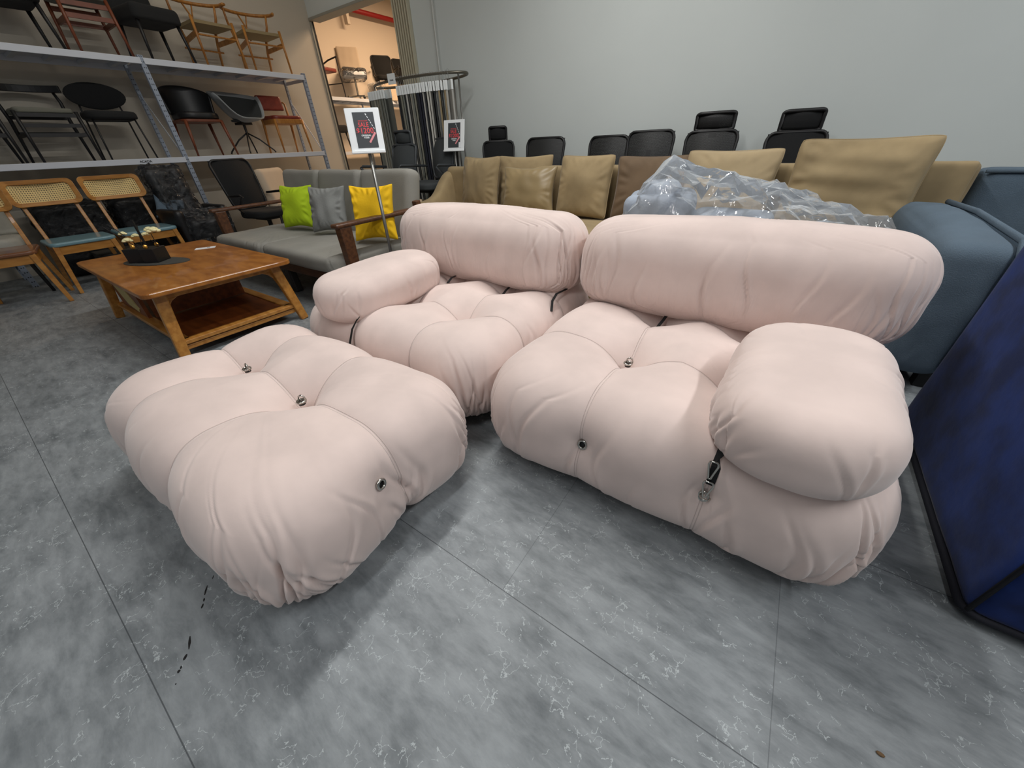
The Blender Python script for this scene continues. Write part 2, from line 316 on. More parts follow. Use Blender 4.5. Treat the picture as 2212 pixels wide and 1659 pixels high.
# smooth pseudo noise for cloth
def wob(P, sc, seed, amp):
    rs = np.random.RandomState(seed); out = np.zeros(len(P))
    for k in range(7):
        d = rs.normal(size=3); d /= np.linalg.norm(d); f = sc*(.6+rs.rand()*1.3); out += np.sin(P@d*f+rs.rand()*6.28)*(1/(1+.35*k))
    return out*amp/2.2
def soft(name, size, Rp, r, m, parent, seams=((), ()), A=.05, A2=.05, seamw=.19, cr=40, seed=1, step=.0065, crz=(.0, .5), crl=.16, crd=.006, slant=.35, wamp=.003, puff=0, zmin=None, fan=True, btn=None, wide=.007, cap=0, ridges=True, flat=0, pb=3.0, pt=2.2, As=1.0):
    """stuffed upholstered block: rounded body, seams pulled in, gathered creases; origin at the base centre"""
    a, b, c = [x/2 for x in size]
    n = [max(8, int(round(2*x/step/1))) for x in (a, b, c)]
    idx = {}; lat = []
    def vid(i, j, k):
        q = (i, j, k)
        if q not in idx: idx[q] = len(lat); lat.append(q)
        return idx[q]
    F = []
    for k, rev in ((0, True), (n[2], False)):
        for i in range(n[0]):
            for j in range(n[1]):
                f = (vid(i, j, k), vid(i+1, j, k), vid(i+1, j+1, k), vid(i, j+1, k)); F.append(f[::-1] if rev else f)
    for j, rev in ((0, False), (n[1], True)):
        for i in range(n[0]):
            for k in range(n[2]):
                f = (vid(i, j, k), vid(i+1, j, k), vid(i+1, j, k+1), vid(i, j, k+1)); F.append(f[::-1] if rev else f)
    for i, rev in ((0, True), (n[0], False)):
        for j in range(n[1]):
            for k in range(n[2]):
                f = (vid(i, j, k), vid(i, j+1, k), vid(i, j+1, k+1), vid(i, j, k+1)); F.append(f[::-1] if rev else f)
    L = np.array(lat, float); U = L/np.array(n)*2-1
    P = U*np.array([a, b, c])
    q = np.stack([np.clip(P[:, 0], -(a-Rp), a-Rp), np.clip(P[:, 1], -(b-Rp), b-Rp)], 1)
    v = P[:, :2]-q; l = np.linalg.norm(v, axis=1)+1e-9; lim = max(Rp-r, 1e-4)
    q = q+v*np.minimum(1, lim/l)[:, None]
    Q = np.column_stack([q, np.clip(P[:, 2], -(c-r), c-r)])
    D = P-Q; D /= (np.linalg.norm(D, axis=1)+1e-9)[:, None]
    dz_ = np.clip(D[:, 2], -1, 1); lo = np.where(dz_ < 0, pb, pt); az = np.abs(dz_); hz_ = np.sqrt(np.clip(1-az**2, 0, 1))+1e-9
    zz_ = np.sign(dz_)*az
    fac = np.clip(1-az**lo, 0, 1)**(1/lo)/hz_
    fac = np.where(hz_ < .02, 1, fac)
    S = Q+np.column_stack([D[:, 0]*fac, D[:, 1]*fac, D[:, 2]])*r
    # perimeter coordinate
    ax_, ay_ = U[:, 0], U[:, 1]; mx = np.maximum(np.abs(ax_), np.abs(ay_))+1e-9
    ux, uy = ax_/mx, ay_/mx
    s = np.where(uy <= -.99999, (ux+1)*a, np.where(ux >= .99999, 2*a+(uy+1)*b, np.where(uy >= .99999, 2*a+2*b+(1-ux)*a, 4*a+2*b+(1-uy)*b)))
    per = 4*a+4*b
    h = np.zeros(len(S))
    prof = lambda d, w_: np.where(d < w_, 1-np.sqrt(np.clip(1-(1-d/w_)**2, 0, 1)), 0)
    if len(seams[0]) or len(seams[1]):
        dx = np.min([np.abs(S[:, 0]-x) for x in seams[0]], axis=0) if len(seams[0]) else np.full(len(S), 9.)
        dy = np.min([np.abs(S[:, 1]-x) for x in seams[1]], axis=0) if len(seams[1]) else np.full(len(S), 9.)
        gx = prof(dx, seamw); gy = prof(dy, seamw)
        near = lambda d: np.exp(-(d/.10)**2)
        top = np.clip(S[:, 2]/c, 0, 1)
        h -= A*(gx*(.7+.8*near(dy)*top+.55*As*(1-top)-(1-As)*.7*(1-top))+gy*(.7+.8*near(dx)*top+.4*As*(1-top)-(1-As)*.7*(1-top)))
        cone = np.exp(-np.sqrt(dx**2+dy**2+.0004)/.075)
        h -= A2*cone*1.3*top
        if btn is not None:
            for (bx, by, bz, ba) in btn:
                dd = np.sqrt((S[:, 0]-bx)**2+(S[:, 1]-by)**2+((S[:, 2]-bz)*.8)**2); h -= ba*np.exp(-dd/.05)
    if puff: h += puff*(1-U[:, 0]**2)**2*(1-U[:, 1]**2)**2
    h += wob(S, 9, seed, wamp)+wob(S, 28, seed+5, wamp*.35)
    rs = np.random.RandomState(seed+17)
    side = np.clip(1-np.abs(D[:, 2])*.9, 0, 1)
    corners = [0, 2*a, 2*a+2*b, 4*a+2*b]
    for i in range(cr):
        if i % 2 == 0 and fan:
            k = corners[rs.randint(4)]; s0 = k+rs.normal()*.11; sl = slant*np.sign(rs.rand()-.5)*(.4+rs.rand())
        else: s0 = rs.rand()*per; sl = slant*rs.normal()*.4
        z0 = -c+(.02+rs.rand()*.05)+crz[0]; ln = crl*(.5+rs.rand()); dep = crd*(.45+rs.rand()*.9); wd = wide*(.7+rs.rand()*.8)
        zz = S[:, 2]-z0; t = np.clip(zz/ln, -1, 1.0)
        ds = (s-s0-sl*zz-.02*np.sin(zz*18+i)+per/2) % per-per/2
        win = np.exp(-((zz-ln*.35)/(ln*.5))**2)
        w2 = wd*(1+.6*np.clip(t, 0, 1))
        h += (-dep*np.exp(-(ds/w2)**2)+(dep*.45*np.exp(-((ds-2.3*w2)/(1.6*w2))**2) if ridges else 0))*win
    S = S+D*h[:, None]
    if flat: S += np.random.RandomState(seed).normal(size=S.shape)*flat
    S[:, 2] += c
    if zmin is not None: S[:, 2] = np.maximum(S[:, 2], zmin)
    me = bpy.data.meshes.new(name); me.from_pydata(S.tolist(), [], F)
    me.polygons.foreach_set('use_smooth', [not flat]*len(F))
    return link(name, me, m, parent)

def pillow(name, label, w_, h_, t_, m, loc, rot, group, seed=1, n=44, crump=.012, pinch=.10, flange=0, cat='cushion', parent=None, zsq=1.0):
    """scatter cushion standing in its local x-z plane, base at z=0"""
    rs = np.random.RandomState(seed); g = np.linspace(-1, 1, n); Uu, Vv = np.meshgrid(g, g, indexing='ij'); Uu = Uu.ravel(); Vv = Vv.ravel()
    cr_n = 1-.05*np.abs(Uu*Vv)**7
    ex = 1-pinch*(1-Vv**2)**1.0*np.abs(Uu)**3; ez = 1-pinch*(1-Uu**2)*np.abs(Vv)**3
    x = Uu*w_/2*ex*cr_n; z = Vv*h_/2*ez*cr_n
    th = (np.clip(1-Uu**2, 0, 1)*np.clip(1-Vv**2, 0, 1))**.42*t_/2
    e = np.maximum(np.abs(Uu), np.abs(Vv)); an = np.arctan2(Vv, Uu)
    wr = np.zeros(len(x))
    for k in range(6):
        f = rs.randint(9, 26); wr += np.sin(an*f+rs.rand()*6+e*rs.normal()*5)*(np.clip(e-.55, 0, 1)**1.0)*(1-e**6)*1.2
    pts = np.column_stack([x, z, x*0])
    low = (wob(pts, 14, seed, crump*.8)+wob(pts, 34, seed+1, crump*.35))*(1-e**4)
    V = []; F = []
    for sgn in (-1, 1):
        th2 = th+crump*.45*wr*(1 if sgn < 0 else .5)+low
        th2 = np.where(e > .999, .0015, np.maximum(th2, .002))
        V += np.column_stack([x, sgn*th2, z+h_/2]).tolist()
    N2 = n*n
    for i in range(n-1):
        for j in range(n-1):
            A_ = i*n+j; F.append((A_, A_+n, A_+n+1, A_+1)); F.append((N2+A_, N2+A_+1, N2+A_+n+1, N2+A_+n))
    rim = [i*n for i in range(n)]+[(n-1)*n+j for j in range(1, n)]+[i*n+n-1 for i in range(n-2, -1, -1)]+[j for j in range(n-2, 0, -1)]
    for i in range(len(rim)):
        A_, B_ = rim[i], rim[(i+1) % len(rim)]; F.append((B_, A_, A_+N2, B_+N2))
    me = bpy.data.meshes.new(name); me.from_pydata(V, [], F); me.polygons.foreach_set('use_smooth', [True]*len(F))
    o = link(name, me, m, parent); o.location = loc; o.rotation_euler = rot
    if label: tag(o, label, cat, group)
    if flange:
        k = MB(); k.path([(x[i], 0, z[i]+h_/2) for i in rim], flange, 6, closed=True); k.build('piping', m, o, smooth=True)
    return o

# ------------------------------------------------------------------ the setting
struct('floor', MB().bb(-9.5, 6, -3.5, 9.6, -.1, 0), FLOOR)
YW = 4.43
k = MB(); k.bb(-4.45, 6, YW, YW+.14, 0, 4.2); struct('wall_back', k, WALLM)
k = MB(); k.bb(-6.55, -4.45, YW, YW+.14, 2.64, 4.2); struct('wall_header', k, WALLM)
struct('wall_left', MB().bb(-6.75, -6.55, -3.5, YW, 0, 4.2), WALLL)
struct('wall_far', MB().bb(-8.3, -8.15, YW, 9.6, 0, 4.2), WARM)
struct('wall_beyond', MB().bb(-8.15, 6, 9.4, 9.55, 0, 4.2), WARM)
struct('ceiling', MB().bb(-9.5, 6, -3.5, 9.6, 4.2, 4.3), WARM)
k = MB(); k.bb(-6.56, -6.535, YW-.005, YW+.03, 0, 2.64); k.bb(-6.535, -4.45, YW-.02, YW+.16, 2.615, 2.645); struct('trim_1', k, TRIMM, bev=.004)
struct('trim_2', MB().bb(-6.556, -6.53, YW+.032, YW+.05, 0, 2.615), DKWOOD)
# folding partition pushed to the side of the opening
fp = thing('folding_partition', 'grey-green folding partition stacked closed beside the opening to the warm room', 'partition', (-4.59, YW+.02, 0))
for i in range(7):
    x = -.125+i*.042; k = MB(); k.bb(x-.009, x+.009, -.07, .07, .01, 2.6); k.build('panel', PANEL, fp, bev=.004)
MB().bb(-.15, .15, -.075, .075, 2.6, 2.64).build('head_rail', TRIMM, fp)
# thin conduit
cd = MB(); cd.cyl((-4.06, YW-.03, .1), (-4.06, YW-.03, 3.6), .011)
tag(cd.build('wall_conduit', mat('white_pipe', (190, 192, 188), .5), smooth=True), 'thin vertical pipe fixed to the grey wall beside the folding partition', 'pipe')

# ------------------------------------------------------------------ pink modular sofa
def ring(parent, loc, rot, dangle=True):
    k = MB(); k.path([(.013*math.cos(t*.5236), .013*math.sin(t*.5236), 0) for t in range(12)], .0042, 8, closed=True); g = k.build('eyelet', CHROME, parent, smooth=True)
    g.location = loc; g.rotation_euler = rot
    k = MB(); k.cyl((0, 0, -.012), (0, 0, -.004), .011); k.build('eyelet_hole', BLACK, g)
    if dangle:
        k = MB(); k.path([(.004+.012*math.cos(t*.7854), .002, .006+.016*math.sin(t*.7854)) for t in range(8)], .0028, 6, closed=True); k.build('split_ring', CHROME, g, smooth=True)
def feet(parent, w_, d_):
    for x in (-1, 1):
        for y in (-1, 1):
            k = MB(); k.cyl((x*w_*.32, y*d_*.3, 0), (x*w_*.32, y*d_*.3, .06), .03, .035); k.build('foot', BLACK, parent)
# ottoman
OX0, OX1, OY0, OY1 = -1.825, -.64, -.032, .745
t = thing('ottoman', 'tufted blush pink velvet ottoman with six puffy lobes in the foreground', 'ottoman', ((OX0+OX1)/2, (OY0+OY1)/2, 0))
cx_, cy_ = t.location.x, t.location.y
o = soft('cushion_body', (OX1-OX0, OY1-OY0, .375), .21, .185, pink_variant('pink_velvet_stitched', (-1.514-cx_, -1.137-cx_), (.385-cy_,)), t, seams=([-1.514-cx_, -1.137-cx_], [.385-cy_]), A=.040, A2=.065, seamw=.2, cr=95, seed=3, btn=[((OX1-cx_)-.03, .322-cy_, .05, .045)], crd=.0095, crl=.2, wide=.0055, step=.0055)
o.location.z = .025
ring(t, (-1.514-cx_, .385-cy_, .328), (0, 0, 0)); ring(t, (-1.137-cx_, .385-cy_, .320), (0, 0, .6)); ring(t, (-.674-cx_, .324-cy_, .263), (0, R(82), R(12)), False)
feet(t, OX1-OX0, OY1-OY0)
SX0, SX1, SY0, SY1 = -.728, .425, .735, 1.95
tr_ = thing('sofa_module', 'wide tufted blush pink velvet seat block on the right, chain clip on its front', 'sofa seat', ((SX0+SX1)/2, (SY0+SY1)/2, 0))
cx_, cy_ = tr_.location.x, tr_.location.y
o = soft('cushion_body', (SX1-SX0, SY1-SY0, .375), .21, .185, pink_variant('pink_velvet_stitched', (-.312-cx_, .04-cx_), (1.17-cy_, 1.54-cy_)), tr_, seams=([-.312-cx_, .04-cx_], [1.17-cy_, 1.54-cy_]), A=.034, A2=.06, seamw=.2, cr=110, seed=8, As=.25, btn=[(-.305-cx_, SY0-cy_, .02, .05), (.04-cx_, SY0-cy_, .02, .05)], crd=.0095, crl=.2, wide=.0055, step=.0055)
o.location.z = .025
ring(tr_, (-.312-cx_, 1.17-cy_, .315), (0, 0, .3)); ring(tr_, (-.305-cx_, SY0+.045-cy_, .225), (R(72), 0, 0), False); ring(tr_, (.04-cx_, SY0+.045-cy_, .215), (R(72), 0, 0), True)
feet(tr_, 1.2, 1.2)
LX0, LX1 = -1.94, -.735
tl_ = thing('sofa_module', 'tufted blush pink velvet seat block behind the ottoman, black straps across it', 'sofa seat', ((LX0+LX1)/2, (.775+SY1)/2, 0))
cx_, cy_ = tl_.location.x, tl_.location.y
o = soft('cushion_body', (LX1-LX0, SY1-.775, .375), .21, .185, pink_variant('pink_velvet_stitched', (-1.465-cx_, -1.10-cx_), (1.165-cy_, 1.54-cy_)), tl_, seams=([-1.465-cx_, -1.10-cx_], [1.165-cy_, 1.54-cy_]), A=.034, A2=.06, seamw=.2, cr=90, seed=12, crd=.009, crl=.2, wide=.0055, step=.006)
o.location.z = .025
feet(tl_, 1.1, 1.1)
PINKF = pink_variant('pink_velvet_pleated', folds=1.0)
# back bolsters
def bolster(label, x0, x1, seed, rot=0, zt=.375, y0=1.49):
    o = soft('back_cushion', (x1-x0, .40, zt), .19, .165, PINKF, None, cr=70, seed=seed, crz=(.0, .0), crl=.26, crd=.007, slant=.22, wamp=.005, puff=.015, fan=True, wide=.005, step=.006, pb=2.8)
    o.location = ((x0+x1)/2, y0+.20, .345); o.rotation_euler = (R(-4), 0, rot); return tag(o, label, 'back cushion', 'pink back cushions')
bolster('long blush pink back cushion of the left seat, beside the walnut sofa arm', -1.985, -.745, 21, R(-1))
bolster('longer blush pink back cushion of the right seat, plastic-wrapped pile behind it', -.735, .475, 22, R(1))
def armrest(label, c, s, seed, rot):
    o = soft('armrest_cushion', s, .165, .088, PINK, None, cr=46, seed=seed, crz=(.0, 0), crl=.09, crd=.005, slant=.5, wamp=.004, puff=.012, step=.006, wide=.006)
    o.location = c; o.rotation_euler = rot; return tag(o, label, 'armrest cushion', 'pink armrest cushions')
al = armrest('small pink pillow armrest on the left seat, nearest the coffee table', (-1.60, 1.12, .345), (.34, .70, .185), 31, (0, R(3), R(4)))
ar = armrest('rounded pink pillow armrest on the right seat, chrome clips under its edge', (.180, 1.035, .352), (.36, .625, .18), 32, (0, R(-2), R(-3)))
def strap(pts, w_, parent=None, name='strap'):
    k = MB(); V = []
    pts = [Vector(p) for p in pts]
    for i, p in enumerate(pts):
        t_ = (pts[min(i+1, len(pts)-1)]-pts[max(i-1, 0)]).normalized(); sd = t_.cross(Vector((0, 0, 1)) if abs(t_.z) < .8 else Vector((0, 1, 0))).normalized()
        V += [p-sd*w_/2, p+sd*w_/2]
    k.add(V, [(2*i, 2*i+1, 2*i+3, 2*i+2) for i in range(len(pts)-1)])
    return k.build(name, BLACKW, parent, solid=.003)
def rel(o, P): 
    bpy.context.view_layer.update(); return [o.matrix_world.inverted() @ Vector(p) for p in P]
def carab(parent, a, b, wd=.011):
    a, b = Vector(a), Vector(b); d = (b-a).normalized(); n_ = Vector((1, 0, 0)); n_ = (n_-d*n_.dot(d)).normalized(); L_ = (b-a).length
    P = [a+d*L_*u+n_*v*wd for u, v in ((0, .6), (.04, 1), (.2, 1.15), (.8, .45), (.97, .35), (1, 0), (.97, -.35), (.8, -.45), (.2, -1.15), (.04, -1), (0, -.6))]
    k = MB(); k.path(P, .0026, 8, closed=True); return k.build('snap_hook', CHROME, parent, smooth=True)
P = rel(ar, [(.075, .90, .41), (.055, .84, .395), (.044, .79, .372), (.042, .768, .335), (.043, .762, .278)])
sp = strap(P, .020, ar)
carab(ar, *rel(ar, [(.036, .765, .350), (.037, .758, .300)]), .009); carab(ar, *rel(ar, [(.040, .757, .290), (.040, .752, .240)]), .010)
P = rel(al, [(-1.44, .93, .40), (-1.445, .86, .385), (-1.452, .808, .335), (-1.456, .776, .27), (-1.458, .764, .20)])
strap(P, .011, al)
for nm, P in (('a', [(-.795, 1.62, .38), (-.80, 1.52, .385), (-.79, 1.46, .37), (-.772, 1.42, .335)]), ('b', [(-.285, 1.62, .37), (-.29, 1.53, .355), (-.30, 1.46, .335)]), ('c', [(-1.50, 1.60, .36), (-1.47, 1.50, .375), (-1.43, 1.42, .372)]), ('d', [(-1.12, 1.62, .36), (-1.11, 1.53, .35), (-1.10, 1.47, .335)])):
    o = strap(P, .012, None, 'cushion_strap')
    tag(o, {'a': 'black strap running forward from under the right end of the left back cushion', 'b': 'black strap under the left part of the right back cushion', 'c': 'black strap at the corner of left armrest cushion and back cushion', 'd': 'short black strap under the middle of the left back cushion'}[nm], 'strap', 'black cushion straps')
# marks and crumbs lying on the floor
rs = random.Random(4)
for i, (x, y, ln, wd) in enumerate(((-1.05, -.048, .012, .002), (-1.025, -.075, .028, .0045), (-1.0, -.089, .010, .004), (-.985, -.098, .012, .0045), (-.912, -.152, .034, .0055), (-.884, -.170, .013, .007), (-.868, -.184, .007, .004), (-.863, -.190, .007, .006), (-.84, -.203, .003, .003))):
    k = MB(); P = [(u*ln*.5, wd*.5*(1-u*u*.7)*sgn*(.7+.5*rs.random())) for sgn, rng in ((1, (-1, -.5, 0, .5, 1)), (-1, (1, .5, 0, -.5, -1))) for u in rng]
    k.prism(P, 0, .0008); o = k.build('scuff_mark', BLACK); o.location = (x, y, .0001); o.rotation_euler = (0, 0, R(-36+rs.uniform(-14, 14)))
    tag(o, ['faint first', 'second and long', 'third', 'fourth', 'fifth and longest', 'sixth and thick', 'tiny seventh', 'eighth', 'last tiny'][i]+' black scuff mark on the floor, counted away from the ottoman', 'scuff mark', 'black scuff marks on the floor')
k = MB(); k.ball((0, 0, .002), (.007, .004, .003), 8); o = k.build('dry_crumb', mat('brown_crumb', (110, 86, 60), .9), smooth=True); o.location = (.451, .526, 0); tag(o, 'small brown crumb on the grey floor near the lower right corner', 'crumb')

# ------------------------------------------------------------------ coffee table
tb = thing('coffee_table', 'honey oak coffee table with open lower shelf and slanted legs', 'coffee table', (-3.335, .79, 0))
TW, TD = 1.44, .80
k = MB(); k.prism(rrect(TW, TD, .05), .392, .42); k.build('tabletop', OAKT, tb, bev=.006)
def tleg(sx, sy):
    k = MB(); top = Vector((sx*(TW/2-.11), sy*(TD/2-.09), .392)); bot = Vector((sx*(TW/2-.05), sy*(TD/2-.035), 0))
    k.bar(bot, top, .038, .052, (0, 1, 0), .05, .062); 
    k.prism([(0, 0), (-.10*1, 0), (-.03, -.03), (0, -.10)], -.018, .018, 'x') if False else None
    k.build('leg', OAK, tb, bev=.008)
    kk = MB(); P = [(0, 0), (.085, 0), (.045, -.02), (.02, -.05), (0, -.11)]
    kk.prism([(sy*(TD/2-.085)-sy*a*1.0, .352+b) for a, b in P], sx*(TW/2-.125)-.018, sx*(TW/2-.125)+.018, 'x'); kk.build('corner_brace', OAK, tb, bev=.004)
for sx in (-1, 1):
    for sy in (-1, 1): tleg(sx, sy)
for sx in (-1, 1):
    MB().bb(sx*(TW/2-.12)-.012, sx*(TW/2-.12)+.012, -TD/2+.10, TD/2-.10, .35, .392).build('end_apron', OAK, tb, bev=.003)
    MB().bb(-TW/2+.12, TW/2-.12, sx*(TD/2-.10)-.01, sx*(TD/2-.10)+.01, .36, .392).build('side_apron', OAK, tb, bev=.003)
    MB().bb(sx*(TW/2-.095)-.03, sx*(TW/2-.095)+.03, -TD/2+.07, TD/2-.07, .088, .112).build('end_rail', OAK, tb, bev=.004)
    MB().bb(sx*(TW/2-.085)-.012, sx*(TW/2-.085)+.012, -TD/2+.07, TD/2-.07, .055, .082).build('lower_rail', OAK, tb, bev=.003)
    MB().bb(-TW/2+.10, TW/2-.10, sx*(TD/2-.085)-.03, sx*(TD/2-.085)+.03, .088, .112).build('side_rail', OAK, tb, bev=.004)
MB().bb(-TW/2+.12, TW/2-.12, -TD/2+.11, TD/2-.11, .094, .104).build('lower_shelf', OAKD, tb)
MB().bb(.02-.012, .02+.012, -TD/2+.12, TD/2-.12, .112, .36).build('divider', OAKD, tb)
sd = MB().bb(-TW/2+.16, -.0, -TD/2+.085, -TD/2+.105, .112, .36).build('side_panel', OAKD, tb)
k = MB(); k.prism([(-.50, .30), (-.42, .32), (-.22, .30), (-.10, .16), (-.14, .13), (-.34, .15)], -TD/2+.080, -TD/2+.086, 'y'); k.build('cane_insert', CANET, sd)
# centrepiece
k = MB(); k.prism([(.235*math.cos(a*.1309), .105*math.sin(a*.1309)) for a in range(48)], 0, .004); o = k.build('placemat', MATG); o.location = (-3.46, .70, .4201); o.rotation_euler = (0, 0, R(96-90+22))
tag(o, 'dark grey oval felt mat under the flower box on the coffee table', 'placemat')
fl = thing('flower_arrangement', 'black faceted flower box with cream blossoms and dark reed sticks on the coffee table', 'flower arrangement', (-3.52, .68, .4245), R(40))
k = MB(); k.prism([(-.10, -.05), (.01, -.05), (.02, -.075), (.11, -.075), (.11, .045), (-.10, .045)], 0, .088); k.build('planter_box', BLKL, fl, bev=.003)
def blossom(c, r, n=10):
    k = MB(); q = random.Random(int(c[0]*999)+7)
    for i in range(n):
        a = i*2.4; rr = r*(.25+.6*i/n)
        k.ball((c[0]+math.cos(a)*rr*.8, c[1]+math.sin(a)*rr*.8, c[2]+r*.5*(1-i/n)), (r*.42, r*.42, r*.24), 8)
    k.build('blossom', PETAL, fl, smooth=True)
for c, r in (((-.10, .03, .17), .026), ((-.045, -.03, .135), .032), ((-.02, .02, .155), .026), ((.045, .02, .16), .026), ((.06, .05, .185), .03), ((.115, .01, .18), .042)): blossom(c, r)
for a, b in (((-.02, -.01, .09), (-.17, .0, .23)), ((-.01, .0, .09), (-.14, .02, .235)), ((.0, .0, .09), (.02, .03, .22)), ((.10, .0, .09), (.10, 0, .17)), ((.12, 0, .09), (.06, .02, .13))):
    k = MB(); k.cyl(a, b, .0022, n=6); k.build('reed_stick', BLACK, fl)
k = MB(); k.bb(.045, .055, -.03, -.02, .08, .26); k.build('dark_rod', BLACK, fl)
for c in ((-.03, -.035, .10), (.06, -.05, .10), (.09, .01, .10)):
    k = MB(); k.ball(c, (.014, .012, .014), 6); k.build('gold_leaf', GOLD, fl)
k = MB(); k.bb(-.065, .065, -.032, .032, 0, .0015); o = k.build('price_card', PAPER); o.location = (-3.62, 1.05, .4203); o.rotation_euler = (0, 0, R(62)); tag(o, 'small white card lying flat on the coffee table near the grey sofa', 'card')
MB().bb(.01, .03, 0, .018, .0015, .0019).build('printed_mark', BLACK, o)

# ------------------------------------------------------------------ chairs with legs
def tap(k, p0, p1, r0, r1, n=10): k.cyl(p0, p1, r0, r1, n)
def legs(t, W, D, H, m, r0=.014, r1=.010, sp=.03, name='leg', n=10, rect=None):
    for sx in (-1, 1):
        for sy in (-1, 1):
            k = MB(); a = (sx*(W/2+sp), sy*(D/2+sp), 0); b = (sx*W/2, sy*D/2, H)
            if rect: k.bar(a, b, rect*.7, rect*.7, (0, 1, 0), rect, rect)
            else: tap(k, a, b, r1, r0, n)
            k.build(name, m, t, smooth=not rect, bev=.003 if rect else 0)
def cane_chair(label, loc, rz, seatm, frame=OAK, group='cane backed chairs'):
    t = thing('dining_chair', label, 'chair', loc, rz, group); W, D, H = .40, .40, .40
    soft('seat', (W+.05, D+.04, .034), .05, .016, seatm, t, cr=0, step=.012, wamp=.0006).location.z = H-.004
    for sy, z0 in ((-1, .33), (1, .33)): MB().bb(-W/2, W/2, sy*(D/2-.01)-.011, sy*(D/2-.01)+.011, z0, H).build('apron', frame, t, bev=.003)
    for sx in (-1, 1): MB().bb(sx*(W/2-.01)-.011, sx*(W/2-.01)+.011, -D/2, D/2, .33, H).build('side_apron', frame, t, bev=.003)
    legs(t, W-.02, D-.02, H, frame, sp=.035, rect=.038)
    for sx in (-1, 1):
        k = MB(); k.bar((sx*(W/2-.03), D/2-.01, H), (sx*(W/2-.03), D/2+.10, .80), .028, .018, (0, 1, 0)); k.build('back_post', frame, t, bev=.004)
    b = bpy.data.objects.new('backrest', None)
    k = MB(); out = rrect(W+.06, .21, .045, 8); inn = rrect(W-.01, .145, .03, 8); n = len(out)
    def cv(p, y): return (p[0], y+.045*(p[0]/(W/2))**2*-1, p[1])
    V = [cv(p, y) for y in (-.012, .012) for p in out]+[cv(p, y) for y in (-.012, .012) for p in inn]
    F = []
    for i in range(n):
        j = (i+1) % n; F += [(i, j, 2*n+j, 2*n+i), (n+i, 3*n+i, 3*n+j, n+j), (i, n+i, n+j, j), (2*n+i, 2*n+j, 3*n+j, 3*n+i)]
    k.add(V, F); bp = k.build('backrest', frame, t, bev=.003); bp.location = (0, D/2+.10, .785); bp.rotation_euler = (R(-12), 0, 0)
    k = MB(); k.grid(lambda u, v: cv(((u-.5)*(W), (v-.5)*.155), 0), 24, 4); k.build('cane_panel', CANE, bp)
    return t
cane_chair('oak chair with woven cane back and pale blue seat, left of its twin', (-5.38, .64, 0), R(90), LBLUE)
cane_chair('oak chair with woven cane back and pale blue seat, behind the flower box', (-5.40, 1.135, 0), R(90), LBLUE)
cane_chair('oak chair with cane back and glossy brown seat, cut off by the left edge', (-5.20, .13, 0), R(80), BRSEAT)

def wishbone(label, loc, rz):
    t = thing('armchair', label, 'chair', loc, rz, 'wishbone chairs on the top shelf'); W, D, H = .42, .38, .37
    for sx in (-1, 1):
        k = MB(); tap(k, (sx*(W/2+.01), -D/2-.01, 0), (sx*W/2, -D/2, .42), .011, .015); k.build('front_leg', ACACIA, t, smooth=True)
        k = MB(); k.path([(sx*(W/2-.05), D/2+.06, 0), (sx*(W/2-.045), D/2, .25), (sx*(W/2-.02), D/2-.01, .38), (sx*(W/2+.02), D/2-.05, .50), (sx*(W/2+.035), D/2-.08, .615)], [.011, .015, .015, .013, .011], 10); k.build('rear_leg', ACACIA, t, smooth=True)
        MB().bar((sx*(W/2), -D/2, .285), (sx*(W/2-.045), D/2, .265), .012, .045).build('side_rail', ACACIA, t)
    P = []
    for i in range(15):
        a = R(-20+220*i/14); P.append((.29*math.cos(a), .03+.19*math.sin(a)-.0, .615+.0))
    k = MB(); k.path(P, [.015]+[.020]*13+[.015], 10, flat=.8); k.build('bow_rail', ACACIA, t, smooth=True)
    k = MB(); k.path([(0, D/2, .36), (0, D/2+.01, .48), (-.05, D/2+.03, .61)], [.02, .017, .015], 8, flat=.4); k.path([(0, D/2+.01, .48), (.05, D/2+.03, .61)], [.017, .015], 8, flat=.4); k.build('wishbone_splat', ACACIA, t, smooth=True)
    for y, z in ((-D/2, .27), (D/2, .20)): MB().cyl((-W/2, y, z), (W/2, y, z), .009).build('stretcher', ACACIA, t)
    k = MB(); k.grid(lambda u, v: ((u-.5)*(W-.02*(v))*1.0, (v-.5)*D, H+.012-.02*math.sin(math.pi*u)*math.sin(math.pi*v)), 9, 9); k.build('cord_seat', CORD, t, solid=.028)
    return t
Z1, Z0 = 1.885, 1.022
wishbone('amber wishbone chair with woven cord seat on the top shelf, beside the black upholstered chair', (-6.16, 2.79, Z1), R(93))
wishbone('amber wishbone chair with woven cord seat at the right end of the top shelf', (-6.16, 3.36, Z1), R(86))

